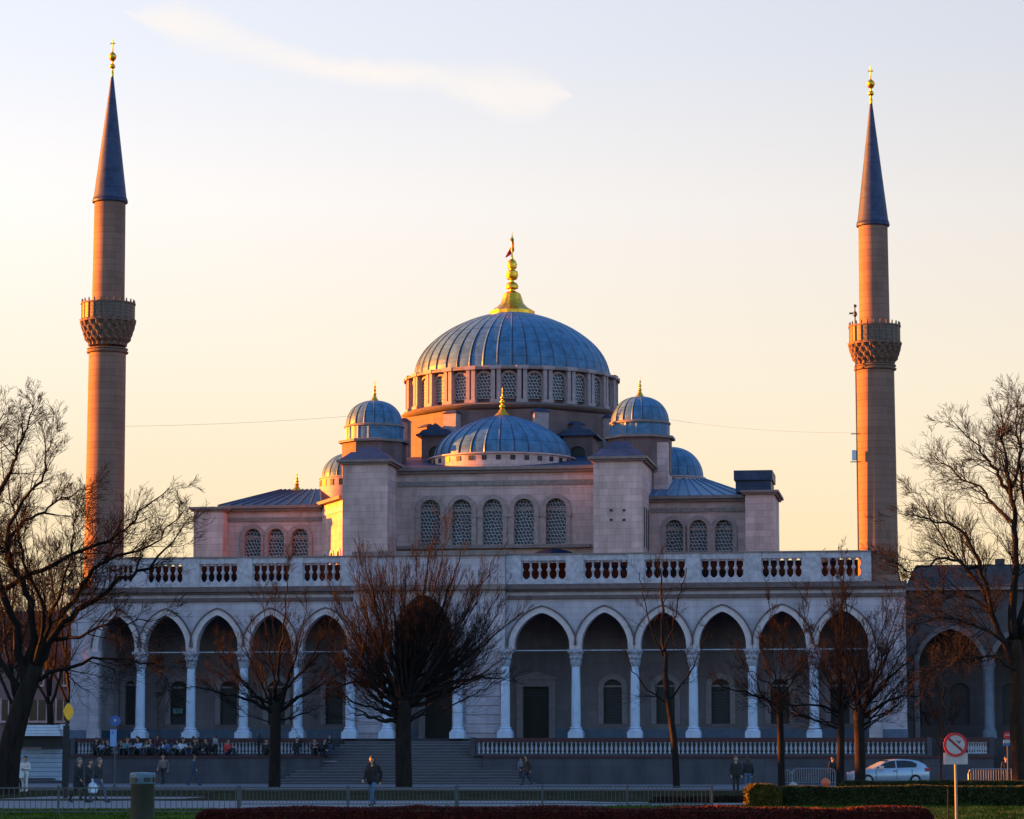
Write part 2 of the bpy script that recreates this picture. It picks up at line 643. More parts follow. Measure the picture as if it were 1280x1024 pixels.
REF = 679


def zf(v):
    return Z(REF, v, 0)


def xf(u, v=850, ly=0.0):
    return X(u, v, ly)


Z_TOP, Z_RAILB = zf(694), zf(701)
Z_PB = zf(725)
Z_CT, Z_CB = zf(730.5), zf(737)
Z_S1, Z_S0 = zf(744.5), zf(749)
Z_CR = zf(766)
Z_SP = zf(812)
Z_CAPB = zf(832)
Z_FL = 2.75
ZSPR = Z_SP + 0.25

ARCH = [(122, 168), (180, 232), (245, 297), (311, 364), (378, 435), (643, 712), (727, 785), (801, 858), (874, 933), (949, 1008), (1023, 1086)]
XL, XR = xf(88), xf(1133)
XC0, XC1 = xf(443), xf(632)

# portico front wall, left and right of the entrance bay
ops_l = [(xf((a + b) / 2), xf(b) - xf(a), Z_SP, ZSPR, Z_CR - ZSPR, 'pointed') for a, b in ARCH[:5]]
ops_r = [(xf((a + b) / 2), xf(b) - xf(a), Z_SP, ZSPR, Z_CR - ZSPR, 'pointed') for a, b in ARCH[5:]]
mb = MB()
wall(mb, xf(119), XC0, Z_SP, Z_CB, 0, 0.75, ops_l)
wall(mb, XC1, xf(1091), Z_SP, Z_CB, 0, 0.75, ops_r)
mb.build('arcade_wall', PSTONE, mosque)
for op in ops_l + ops_r:
    m_ = MB()
    band(m_, *op, -0.09, 0.02, 0.36)
    am_ = m_.build('arch_molding', TRIM, mosque)
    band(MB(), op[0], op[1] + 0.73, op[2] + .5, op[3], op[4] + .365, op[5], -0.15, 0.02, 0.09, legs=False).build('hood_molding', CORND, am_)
# end piers
MB().box(XL, xf(119), 0.0, 6.2, Z_FL, Z_CB).build('end_pier', PSTONE, mosque)
MB().box(xf(1091), XR, 0.0, 6.2, Z_FL, Z_CB).build('end_pier', PSTONE, mosque)
MB().box(XL - .04, xf(119) + .02, -0.06, 6.25, Z_FL, zf(912)).build('pier_plinth', PLINTH, mosque)
MB().box(xf(1091) - .02, XR + .04, -0.06, 6.25, Z_FL, zf(912)).build('pier_plinth', PLINTH, mosque)
# entrance bay
ca, cb_ = xf(493), xf(567)
ent = MB()
ent_op = ((ca + cb_) / 2, cb_ - ca, Z_FL, zf(795), zf(742) - zf(795), 'pointed')
wall(ent, XC0, XC1, Z_FL, zf(692), -0.35, 1.1, [ent_op])
ent.build('entrance_bay', PSTONE, mosque)
band(MB(), *ent_op, -0.47, -0.33, 0.4).build('arch_molding', TRIM, mosque)
for a, b in ((XC0 + 0.25, xf(478)), (xf(584), XC1 - 0.25)):
    for k in range(5):
        z0 = Z_FL + 0.35 + k * 0.55
        MB().box(a, b, -0.42, -0.34, z0, z0 + 0.46).build('rusticated_block', PSTONE, mosque)
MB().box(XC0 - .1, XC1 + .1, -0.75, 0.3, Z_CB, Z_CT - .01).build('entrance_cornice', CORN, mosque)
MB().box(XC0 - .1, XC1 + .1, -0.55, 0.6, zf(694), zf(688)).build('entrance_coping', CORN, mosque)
# columns
c0 = None
shaft_prof = [(0.285, 0), (0.29, 0.4), (0.275, 2.2), (0.25, Z_CAPB - Z_FL - .68)]
for i, u in enumerate([174, 237, 303, 371, 441, 487, 575, 634, 719, 793, 866, 940, 1017]):
    y = 0.36 if i not in (4, 5, 6, 7) else -0.75
    if c0 is None:
        zs0 = 0.7
        c0 = MB().lathe([(r, z + zs0) for r, z in shaft_prof], 20).build('column', MARBLE, mosque, smooth=True)
        hcap = Z_SP - Z_CAPB
        zc = Z_CAPB - Z_FL

        def lob(i_, a, z):
            return 1 + 0.07 * cos(8 * a + (pi if int((z - zc) / hcap * 3) % 2 else 0))
        cp = MB().lathe([(0.26, zc - .06), (0.31, zc - .03), (0.27, zc), (0.33, zc + hcap * .2), (0.31, zc + hcap * .33), (0.40, zc + hcap * .5),
                         (0.37, zc + hcap * .62), (0.46, zc + hcap * .8), (0.44, zc + hcap * .84)], 32, mod=lob)
        cp.box(-0.46, 0.46, -0.46, 0.46, zc + hcap * .84, zc + hcap - 0.003)
        cp.build('capital', CAPST, c0)
        bs = MB().box(-.45, .45, -.45, .45, 0.0, 0.40)
        bs.lathe([(.43, .40), (.45, .44), (.43, .5), (.35, .53), (.34, .57), (.38, .61), (.37, .66), (.30, .70)], 20)
        bs.build('base', MARBLE, c0)
        c0.location = (xf(u), y, Z_FL)
    else:
        dup(c0, (xf(u), y, Z_FL), parent=mosque)
# half pillars on the end piers
for u in (118, 1094):
    hp = MB().box(xf(u) - .3, xf(u) + .3, -0.12, 0.3, Z_FL + .6, Z_SP)
    hp.box(xf(u) - .4, xf(u) + .4, -0.2, 0.3, Z_FL, Z_FL + .6)
    hp.box(xf(u) - .4, xf(u) + .4, -0.2, 0.3, Z_SP - .7, Z_SP + .02)
    hp.build('pilaster', PSTONE, mosque)
# tie rods
for a, b in ((168, 441), (634, 1086)):
    MB().tube([(xf(a), .38, zf(813)), (xf(b), .38, zf(813))], 0.035, 6).build('tie_rod', BALST, mosque)
# cornices
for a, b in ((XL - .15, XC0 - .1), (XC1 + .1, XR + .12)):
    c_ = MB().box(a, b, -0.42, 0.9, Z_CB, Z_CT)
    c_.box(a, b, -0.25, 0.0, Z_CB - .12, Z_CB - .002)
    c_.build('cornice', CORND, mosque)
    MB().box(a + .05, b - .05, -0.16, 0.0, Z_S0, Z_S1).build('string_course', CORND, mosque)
# parapet with baluster panels
PAN_L = [(134, 166), (184, 229), (250, 297), (316, 362), (379, 426)]
PAN_R = [(652, 708), (730, 785), (806, 857), (876, 930), (952, 1003), (1026, 1077)]
zu = Z_TOP - Z_RAILB
bal_proto = None
hh = Z_RAILB - Z_PB
bprof = [(0.17, 0), (0.17, .05), (.08, .12), (.055, .24), (.07, .38), (.13, .47), (.14, .5), (.13, .53), (.07, .62), (.055, .76), (.08, .88), (.17, .95), (.17, 1)]
for pans, a, b in ((PAN_L, xf(118, 710), XC0 - .02), (PAN_R, XC1 + .02, xf(1089, 700))):
    MB().box(a, b, -0.12, .38, Z_RAILB, Z_TOP).build('parapet_rail', PARAST, mosque)
    MB().box(a - .1, b + .1, -0.2, .46, Z_TOP + .001, Z_TOP + .09).build('parapet_coping', CORN, mosque)
    MB().box(a, b, -0.12, .38, Z_CT, Z_PB).build('parapet_base', PARAST, mosque)
    cur = a
    for p, q in pans + [None] if False else pans:
        x0, x1 = xf(p, 715), xf(q, 715)
        MB().box(cur, x0, -0.16, .42, Z_PB - .35, Z_TOP + .05).build('parapet_pier', PARAST, mosque)
        cur = x1
        pn = MB().box(x0 + .001, x1 - .001, -0.04, .30, Z_PB, Z_PB + .05).build('baluster_panel', PARAST, mosque)
        for k in range(6):
            bx = x0 + (x1 - x0) * k / 5
            if bal_proto is None:
                bal_proto = MB().lathe([(r, .05 + z * (hh - .05)) for r, z in bprof], 12).build('baluster', PARAST, pn, smooth=True)
                bal_proto.location = (bx, .12, Z_PB)
            else:
                o = bal_proto.copy()
                COL.objects.link(o)
                o.parent = pn
                o.location = (bx, .12, Z_PB)
    MB().box(cur, b, -0.16, .42, Z_PB - .35, Z_TOP + .05).build('parapet_pier', PARAST, mosque)
# portico roof, ceiling, back wall
MB().box(XL + .1, XR - .1, .76, 11, zf(752), Z_CT - .15).build('portico_roof', CEIL, mosque)
rp = MB()
rp.add([(XL + .2, .8, Z_CT - .1), (XR - .2, .8, Z_CT - .1), (XR - .6, 5.0, Z_TOP - .12), (XL + .6, 5.0, Z_TOP - .12), (XL + .2, 9, Z_CT - .1), (XR - .2, 9, Z_CT - .1)], [(0, 1, 2, 3), (3, 2, 5, 4), (0, 3, 4), (1, 5, 2)])
rp.build('portico_roof_sheet', ROOFB, mosque)
YB = 5.2


def zb(v):
    return Z(766, v, YB)


bops = []
for u, wpx in ((163, 13), (224, 22), (286, 22), (346, 22), (418, 22), (766, 23), (832, 23), (901, 23), (975, 23), (1050, 23)):
    cx, w = xf(u, 880, YB), wpx / 20.0
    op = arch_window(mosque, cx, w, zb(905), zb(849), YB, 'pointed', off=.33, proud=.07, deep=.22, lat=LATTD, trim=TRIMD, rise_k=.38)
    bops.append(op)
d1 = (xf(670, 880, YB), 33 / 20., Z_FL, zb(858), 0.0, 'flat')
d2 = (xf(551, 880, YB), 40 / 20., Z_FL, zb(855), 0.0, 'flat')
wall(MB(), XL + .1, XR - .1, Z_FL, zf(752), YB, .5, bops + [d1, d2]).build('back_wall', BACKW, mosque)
for (cx, w, z0, zt, _, _) in (d1, d2):
    dr = MB().box(cx - w / 2, cx + w / 2, YB + .3, YB + .36, z0, zt - .601).build('door', DOORW, mosque)
    MB().box(cx - w / 2, cx + w / 2, YB + .29, YB + .36, zt - .6, zt).build('transom_lattice', LATTD, dr)
    fr = MB()
    fr.box(cx - w / 2 - .4, cx - w / 2, YB - .1, YB + .05, z0, zt + .4)
    fr.box(cx + w / 2, cx + w / 2 + .4, YB - .1, YB + .05, z0, zt + .4)
    fr.box(cx - w / 2, cx + w / 2, YB - .1, YB + .05, zt, zt + .4)
    fr.build('frame', TRIMD, dr)
    MB().prism_xz([(cx - w / 2 - .55, zt + .42), (cx + w / 2 + .55, zt + .42), (cx + w / 2 + .55, zt + .52), (cx, zt + .95), (cx - w / 2 - .55, zt + .52)], YB - .16, YB - .004).build('pediment', TRIMD, dr)
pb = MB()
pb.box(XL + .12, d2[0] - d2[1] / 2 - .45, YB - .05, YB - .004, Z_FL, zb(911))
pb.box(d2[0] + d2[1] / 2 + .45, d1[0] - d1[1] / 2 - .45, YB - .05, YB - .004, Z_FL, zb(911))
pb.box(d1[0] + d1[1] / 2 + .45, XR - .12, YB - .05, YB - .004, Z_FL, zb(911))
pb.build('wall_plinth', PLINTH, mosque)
MB().tube([(xf(200, 880, YB), YB - .1, Z_FL), (xf(200, 880, YB), YB - .1, zf(760))], .06, 8).build('downpipe', CORN, mosque)
nb = MB().box(xf(217, 887, YB), xf(229, 887, YB), YB - .14, YB - .1, zb(891), zb(884)).build('notice_board', plain('notice_green', (.10, .2, .2), .6, var=.5, scale=18), mosque)
# low lead domes of the portico roof
for u, v, r in ((692, 686, 1.5), (168, 696, 1.1), (1038, 689, .5)):
    cx, zt = M(u, v, 3.2)
    zbz = Z_CT - .16
    d_ = MB().lathe(dome_prof(r, .7, 10, zt - .7), 48, (cx, 3.2), ribbed(8, .02))
    d_.build('portico_dome', LEADR, mosque)

# ---------------------------------------------------------------- upper church block
YW = 10.0   # central wall
YT = 6.5    # towers
zroof = Z_CT - .15


def zw(v, u=616):
    return Z(u, v, YW)


x0, x1 = X(480, 640, YW), X(748, 640, YW)
ops = []
for u in (538, 577, 616, 655, 695):
    cx = X(u, 650, YW)
    ops.append(arch_window(mosque, cx, 25.5 / 19.4, zw(681), zw(624), YW, 'round', off=.3, proud=.1, deep=.32, trim=ARCHV))
    imp = MB().box(cx - 1.02, cx - .62, YW - .16, YW - .001, zw(646.5), zw(643))
    imp.box(cx + .62, cx + 1.02, YW - .16, YW - .001, zw(646.5), zw(643))
    imp.build('impost', ARCHV, mosque)
ztop = zw(588)
wall(MB(), x0, x1, zroof, ztop, YW, .6, ops).build('front_wall', STONE, mosque)
MB().box(x0, x1, YW - .1, YW - .003, zw(607), zw(601)).build('frieze_strip', FRIEZE, mosque)
cn = MB().box(x0, x1, YW - .45, YW + .6, ztop + .001, ztop + .22)
cn.box(x0, x1, YW - .25, YW - .001, ztop - .18, ztop)
cn.build('wall_cornice', CORN, mosque)
sl = MB().box(x0, X(738, 685, YW - .4), YW - .5, YW - .001, zw(686), zw(682)).build('window_sill_course', CORN, mosque)
# central roof mass
rb = MB()
xa, xb = X(437, 600, YW), X(808, 600, YW)
rb.box(xa, xb, YW + .61, 38, zroof, ztop + .1)
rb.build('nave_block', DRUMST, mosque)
rf = MB()
rf.add([(xa, YW + .2, ztop + .221), (xb, YW + .2, ztop + .221), (xb - 1, 19, ztop + 1.9), (xa + 1, 19, ztop + 1.9), (xb - 1, 36, ztop + 1.9), (xa + 1, 36, ztop + 1.9), (xa, 38, ztop + .22), (xb, 38, ztop + .22)],
       [(0, 1, 2, 3), (3, 2, 4, 5), (5, 4, 7, 6), (0, 3, 5, 6), (1, 7, 4, 2)])
rf.build('nave_roof', LEADDK, mosque)


def tower(u0, u1, vt, ycap, uc):
    a, za = M(u0, 640, YT)
    b = X(u1, 640, YT)
    zt = Z((u0 + u1) / 2, vt, YT)
    t_ = MB().box(a, b, YT, YW + 3.5, zroof, zt).build('corner_tower', STONE, mosque)
    cc = MB().box(a - .35, b + .35, YT - .35, YW + 3.8, zt + .001, zt + .17)
    cc.box(a - .2, b + .2, YT - .2, YW + 3.6, zt - .12, zt)
    cc.build('tower_cornice', CORN, t_)
    zp = Z(uc, ycap, YT + 2)
    mx_, my_ = (a + b) / 2, YT + 1.9
    base = [(a - .2, YT - .2), (b + .2, YT - .2), (b + .2, YT + 4), (a - .2, YT + 4)]
    top = [(mx_ - .5, my_ - .5), (mx_ + .5, my_ - .5), (mx_ + .5, my_ + .5), (mx_ - .5, my_ + .5)]
    rr = MB().prism_xy(base, zt + .172, zt + .75, [(mx_ + (p[0] - mx_) * .62, my_ + (p[1] - my_) * .62) for p in base])
    rr.prism_xy([(mx_ + (p[0] - mx_) * .5, my_ + (p[1] - my_) * .5) for p in base], zt + .752, zp, top)
    rr.build('tower_roof', LEADDK, t_)
    return t_, a, b


tl, tla, tlb = tower(428, 484, 578, 560, 463)
tr, tra, trb = tower(742, 803, 574, 553, 771)
# vent holes in the right tower
vh = MB()
for u in (764, 780):
    for v in (638, 650):
        x_, z_ = M(u, v, YT)
        vh.box(x_ - .09, x_ + .09, YT - .03, YT + .02, z_ - .07, z_ + .07)
vh.build('vent_grille', DARK, tr)
# narrow windows in the tower flank
fw = MB()
for k in range(3):
    fw.box(trb - .02, trb + .03, YT + 1.0 + k * 1.2, YT + 1.4 + k * 1.2, zw(690), zw(640))
fw.build('flank_lattice', LATTD, tr)


def wing(sign):
    yw = 11.0 if sign > 0 else 11.8
    yp = 9.3 if sign > 0 else 10.4
    if sign < 0:
        ua, ub, vt, cs, wv = 276, 402, 636, (316, 345, 375), (661, 703)
        pa, pb_, pv = 242, 278, 637
    else:
        ua, ub, vt, cs, wv = 806, 936, 624, (843, 873, 905), (650, 696)
        pa, pb_, pv = 932, 968, 616
    a, b = X(ua, 660, yw), X(ub, 660, yw)
    um = (ua + ub) / 2
    zt = Z(um, vt, yw)
    ops_ = []
    for u in cs:
        ops_.append(arch_window(mosque, X(u, 670, yw), 21.5 / 19.2, Z(u, wv[1], yw), Z(u, wv[0], yw), yw, 'round', off=.28, proud=.1, deep=.3, trim=ARCHV))
    w_ = wall(MB(), a, b, zroof, zt, yw, .6, ops_)
    w_.box(a + .01, b - .01, yw + .61, 26, zroof, zt)
    w_ = w_.build('wing_wall', STONE, mosque)
    MB().box(a, b, yw - .1, yw - .003, Z(um, vt + 16, yw), Z(um, vt + 11, yw)).build('frieze_strip', FRIEZE, w_)
    c_ = MB().box(a - .1, b + .1, yw - .5, yw + .6, zt + .001, zt + .2)
    c_.box(a, b, yw - .28, yw - .001, zt - .17, zt)
    c_.build('wing_cornice', CORN, w_)
    # pier
    p0, p1 = X(pa, 670, yp), X(pb_, 670, yp)
    zp = Z((pa + pb_) / 2, pv, yp)
    pr = MB().box(p0, p1, yp, 15, zroof, zp).build('wing_pier', STONE, mosque)
    pc = MB().box(p0 - .3, p1 + .3, yp - .3, 15.3, zp + .001, zp + .16)
    pc.box(p0 - .16, p1 + .16, yp - .16, 15.1, zp - .12, zp)
    pc.build('pier_cornice', CORN, pr)
    # hipped lead roof with standing seams
    zr0 = zt + .21
    if sign < 0:
        rx0, rx1 = X(352, 613, 17), X(400, 613, 17)
        zr = Z(372, 612, 17)
    else:
        rx0, rx1 = X(838, 600, 17), X(880, 602, 17)
        zr = Z(860, 599, 17)
    ym, y0, y1 = 17, yw - .45, 24
    ra, rbb = a - .1, b + .1
    ro = MB()
    ro.add([(ra, y0, zr0), (rbb, y0, zr0), (rbb, y1, zr0), (ra, y1, zr0), (rx0, ym, zr), (rx1, ym, zr)],
           [(0, 1, 5, 4), (1, 2, 5), (2, 3, 4, 5), (3, 0, 4)])
    ns = 9
    for k in range(1, ns):
        s = k / ns
        p_ = Vector((ra + (rbb - ra) * s, y0, zr0 + .02))
        q_ = Vector((rx0 + (rx1 - rx0) * s, ym, zr + .02))
        ro.tube([p_, q_], .05, 4)
    for p_, q_ in (((ra, y0, zr0), (rx0, ym, zr)), ((rbb, y0, zr0), (rx1, ym, zr))):
        ro.tube([Vector(p_), Vector(q_)], .07, 4)
    ro.build('wing_roof', LEAD if sign > 0 else LEADDK, mosque)
    return a, b, zt, zp, p0, p1, rx0, zr


wl = wing(-1)
wr = wing(1)
finial(mosque, (X(371, 612, 17), 17), Z(371, 614, 17), Z(371, 590, 17) - Z(371, 614, 17), .45)
# canted, sunlit wall between the left wing and its tower
xA, yA = wl[1], 11.8
xB, yB = tla + .02, 6.9
ang = atan2(yB - yA, xB - xA)
Lc = sqrt((xB - xA) ** 2 + (yB - yA) ** 2)
cant = bpy.data.objects.new('canted_wall_holder', None)
ztc = Z(415, 628, 9.5)
cw_ops = [(Lc * k, .62, zroof + .5, zroof + 2.6, .31, 'round') for k in (.2, .5, .8)]
cwm = wall(MB(), 0, Lc, zroof, ztc, 0, .5, cw_ops)
cw = cwm.build('canted_wall', STONE, mosque)
cw.location = (xA, yA, 0)
cw.rotation_euler = (0, 0, ang)
for op in cw_ops:
    panel(MB(), *op, .25).build('screen_lattice', LATT, cw)
    band(MB(), *op, -.08, .02, .16).build('window_frame', TRIM, cw)
MB().box(-.1, Lc, -.35, .4, ztc + .001, ztc + .2).build('canted_cornice', CORN, cw)
MB().box(0, Lc, -.06, -.003, ztc - .75, ztc - .5).build('canted_string', TRIM, cw)
bpy.data.objects.remove(cant)
# lead covered chest on the right pier
xa_, xb_ = X(918, 600, 11), X(966, 600, 11)
zz0, zz1 = wr[3] + .17, Z(942, 589, 11)
ch = MB().box(xa_ + .1, xb_ - .1, 10.6, 14, zz0, zz0 + (zz1 - zz0) * .55)
ch.box(xa_, xb_, 10.4, 14.2, zz0 + (zz1 - zz0) * .55 + .001, zz1)
ch.build('roof_chest', LEADDK, mosque)

# ---------------------------------------------------------------- domes
# front dome
YD = 15.6
cx, zb0 = M(628, 574, YD)
sc_ = 3546 / (ORG.y + YD)
R = 86 / sc_
dr_ = MB().lathe([(R * 1.05, zb0 - 1.6), (R * 1.05, zb0 - .12), (R * 1.08, zb0 - .1), (R * 1.08, zb0 - .01)], 64, (cx, YD)).build('small_drum', STONE, mosque, smooth=True)
for k in range(32):
    a = 2 * pi * (k + .5) / 32
    if sin(a) < .2:
        w_ = MB().box(-.16, .16, -.03, .05, zb0 - .52, zb0 - .2)
        o = w_.build('drum_window', DARK, dr_)
        o.location = (cx + R * 1.05 * cos(a), YD + R * 1.05 * sin(a), 0)
        o.rotation_euler = (0, 0, a + pi / 2)
H = Z(628, 519, YD) - zb0
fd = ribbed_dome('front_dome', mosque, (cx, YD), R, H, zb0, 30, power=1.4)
finial(fd, (cx, YD), zb0 + H - .05, Z(628, 485, YD) - zb0 - H + .05, .55)
# main dome
YM = 26.0
cx, zd = M(640, 474, YM)
sc_ = 3546 / (ORG.y + YM)
R = 123 / sc_
H = Z(640, 390, YM) - zd
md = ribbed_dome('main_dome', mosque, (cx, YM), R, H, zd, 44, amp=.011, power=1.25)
# its gilded finial
zt = zd + H
k_ = (Z(641, 290, YM) - zt)
pr = [(1.62, -.3), (1.62, -.0), (1.48, .08), (1.14, .28), (.82, .6), (.70, 1.0), (.6, 1.3), (.4, 1.42), (.2, 1.5), (.2, 1.58), (.44, 1.68), (.47, 1.85), (.36, 2.05), (.15, 2.15), (.14, 2.25),
      (.36, 2.35), (.46, 2.6), (.4, 2.9), (.2, 3.02), (.2, 3.05), (.33, 3.15), (.38, 3.4), (.28, 3.65), (.1, 3.8), (.06, 4.2), (.06, 5.0), (.1, 5.1), (.15, 5.2), (.1, 5.3), (.05, 5.4), (.02, 5.75)]
sF = k_ / 5.75
fm = MB().lathe([(r * .98, zt + z * sF) for r, z in pr], 48, (cx, YM), lambda i, a, z: 1 + (.03 * cos(12 * a) if z < zt + 1.3 * sF else 0))
fm.build('finial', GOLD, md, smooth=True)
fx, fz = M(643, 304, YM)
fl = MB()
nfl = 8
vs = []
for i in range(nfl + 1):
    t = i / nfl
    xx = fx - .05 - .58 * t
    zz = fz + .25 - 1.25 * t
    yy = YM + .12 * sin(5 * t)
    vs += [(xx, yy, zz), (xx + .03 - .05 * t, yy + .05, zz - .75 * (1 - t) ** .8 - .04)]
fl.add(vs, [(2 * i, 2 * i + 2, 2 * i + 3, 2 * i + 1) for i in range(nfl)])
flag = fl.build('flag', FLAGR, md)
sol = flag.modifiers.new('thick', 'SOLIDIFY')
sol.thickness = .015
# drum
Rd = 133 / sc_
zd0 = Z(640, 519, YM)
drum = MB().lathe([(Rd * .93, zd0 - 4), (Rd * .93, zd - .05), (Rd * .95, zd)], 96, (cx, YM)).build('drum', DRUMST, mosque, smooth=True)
NW = 26
for k in range(NW):
    a = 2 * pi * k / NW
    if sin(a) > .45:
        continue
    # pilaster pair between windows
    a2 = a + pi / NW
    pm = MB().box(-.33, -.06, -.42, .1, zd0, zd - .28)
    pm.box(.06, .33, -.42, .1, zd0, zd - .28)
    pm.box(-.42, .42, -.55, .1, zd - .281, zd - .02)
    pm.box(-.40, .40, -.5, .1, zd0 - .001, zd0 + .22)
    o = pm.build('drum_pilaster', PILST, drum)
    o.location = (cx + Rd * .95 * cos(a2), YM + Rd * .95 * sin(a2), 0)
    o.rotation_euler = (0, 0, a2 + pi / 2)
    wm = panel(MB(), 0, .95, zd0 + .3, zd - .95, .47, 'round', -.04)
    o = wm.build('drum_window_lattice', LATT, drum)
    o.location = (cx + Rd * .95 * cos(a), YM + Rd * .95 * sin(a), 0)
    o.rotation_euler = (0, 0, a + pi / 2)
    bmn = band(MB(), 0, .95, zd0 + .3, zd - .95, .47, 'round', -.16, .05, .14)
    o = bmn.build('drum_window_frame', ARCHV, drum)
    o.location = (cx + Rd * .95 * cos(a), YM + Rd * .95 * sin(a), 0)
    o.rotation_euler = (0, 0, a + pi / 2)
MB().lathe([(R * .99, zd + .02), (R * 1.045, zd + .02), (R * 1.06, zd - .1), (Rd * 1.02, zd - .12), (Rd * 1.02, zd - .27), (Rd * .93, zd - .3)], 96, (cx, YM), cap=False).build('drum_cornice', CORN, drum, smooth=True)
MB().lathe([(Rd * .9, zd0 + .02), (Rd * 1.0, zd0 + .01), (Rd * 1.05, zd0 - .12), (Rd * 1.03, zd0 - .28), (Rd * .96, zd0 - .42), (Rd * .9, zd0 - .44)], 96, (cx, YM), cap=False).build('drum_foot_cornice', CORN, drum, smooth=True)
# octagonal base under the drum
Ro = 140 / sc_
oct_ = [(cx + Ro * cos(pi / 8 + k * pi / 4), YM + Ro * sin(pi / 8 + k * pi / 4)) for k in range(8)]
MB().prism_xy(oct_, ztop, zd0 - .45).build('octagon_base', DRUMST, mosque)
for k in range(16):
    a = pi / 8 + k * pi / 8
    if sin(a) > .3:
        continue
    rr_o = Ro * (1.0 if k % 2 == 0 else cos(pi / 8))
    zt_ = zd0 - .47 if k % 2 == 0 else zd0 - 1.15
    bt = MB().box(-.5, .5, -.42, .6, ztop, zt_ - .25)
    o = bt.build('octagon_buttress', PILST if k % 2 == 0 else DRUMST, mosque)
    o.location = (cx + rr_o * cos(a), YM + rr_o * sin(a), 0)
    o.rotation_euler = (0, 0, a + pi / 2)
    MB().prism_xy([(-.6, -.52), (.6, -.52), (.6, .6), (-.6, .6)], zt_ - .249, zt_, [(-.3, -.1), (.3, -.1), (.3, .6), (-.3, .6)]).build('buttress_cap', LEADDK, o)
# small gabled niches with swept lead roofs round the octagon
for u in (545, 722):
    nx, nz = M(u, 590, 17.4)
    zt1 = Z(u, 545, 17.4)
    nb_ = wall(MB(), nx - 1.0, nx + 1.0, ztop, zt1, 17.4, .3, [(nx, 1.0, ztop + .6, Z(u, 566, 17.4), .45, 'round')])
    nb_.box(nx - 1.0, nx + 1.0, 17.71, 21, ztop, zt1)
    nb_ = nb_.build('roof_niche', DRUMST, mosque)
    panel(MB(), nx, .99, ztop + .6, Z(u, 566, 17.4), .45, 'round', 17.62).build('niche_opening', DARK, nb_)
    pts = [(nx - 1.35, zt1 + .1)]
    for i in range(13):
        t = -1 + i / 6
        pts.append((nx + t * 1.35, zt1 + .12 + .62 * (0.5 + .5 * cos(pi * t)) + .12 * cos(3 * pi * t)))
    MB().prism_xz([(nx - 1.35, zt1 + .001), (nx + 1.35, zt1 + .001), (nx + 1.35, zt1 + .1)] + pts[:0:-1][1:] + [(nx - 1.35, zt1 + .1)], 17.1, 21).build('niche_roof', LEADDK, nb_)
# corner turrets
for u, vt, vb, v1, v2, fin in ((468, 501, 533, 553, 578, 474), (800, 496, 529, 548, 604, 467)):
    yt = 14.6
    s_ = 3546 / (ORG.y + yt)
    cx_, zb_ = M(u, vb, yt)
    r_ = 35.5 / s_
    z1, z2 = Z(u, v1, yt), Z(u, v2, yt)
    tu = MB().lathe([(r_ * 1.17, ztop), (r_ * 1.17, z1 - .12)], 8, (cx_, yt), a0=pi / 8).build('turret', DRUMST, mosque)
    MB().lathe([(r_ * 1.05, z1 - .119), (r_ * 1.3, z1 - .119), (r_ * 1.3, z1 + .04), (r_ * 1.05, z1 + .12)], 8, (cx_, yt), a0=pi / 8).build('turret_cornice', CORN, tu)
    dm = MB().lathe([(r_ * 1.02, z1 + .1), (r_ * 1.02, zb_ - .1)], 96, (cx_, yt), ribbed(16, .03)).build('turret_drum', LEAD, tu)
    MB().lathe([(r_ * 1.0, zb_ - .14), (r_ * 1.08, zb_ - .12), (r_ * 1.08, zb_ - .01), (r_ * .98, zb_ + .06)], 48, (cx_, yt), cap=False).build('turret_ring', CORN, tu, smooth=True)
    Ht = Z(u, vt, yt) - zb_
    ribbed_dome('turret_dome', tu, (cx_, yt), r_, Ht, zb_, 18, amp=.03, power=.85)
    finial(tu, (cx_, yt), zb_ + Ht - .06, Z(u, fin, yt) - zb_ - Ht + .06, .36)
# stair turret body and half domes at the sides
xq, zq = M(827, 553, 13)
MB().box(xq - .55, xq + .4, 13, 16, ztop - 1.5, zq).build('turret_buttress', STONE, mosque)
for u, vb, vt, r_px, yc in ((440, 598, 566, 38, 21.0), (839, 598, 559, 39.5, 21.0)):
    s_ = 3546 / (ORG.y + yc)
    cx_, zb_ = M(u, vb, yc)
    r_ = r_px / s_
    sd = MB().lathe([(r_ * 1.06, zb_ - 2.5), (r_ * 1.06, zb_ - .1), (r_ * 1.1, zb_ - .08), (r_ * 1.1, zb_)], 48, (cx_, yc)).build('side_drum', STONE, mosque, smooth=True)
    for k in range(20):
        a = 2 * pi * (k + .5) / 20
        if sin(a) < .2:
            o = MB().box(-.12, .12, -.03, .05, zb_ - .62, zb_ - .2).build('drum_window', DARK, sd)
            o.location = (cx_ + r_ * 1.06 * cos(a), yc + r_ * 1.06 * sin(a), 0)
            o.rotation_euler = (0, 0, a + pi / 2)
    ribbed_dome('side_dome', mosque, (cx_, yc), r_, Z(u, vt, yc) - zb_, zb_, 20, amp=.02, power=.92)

# ================================================================== MINARETS


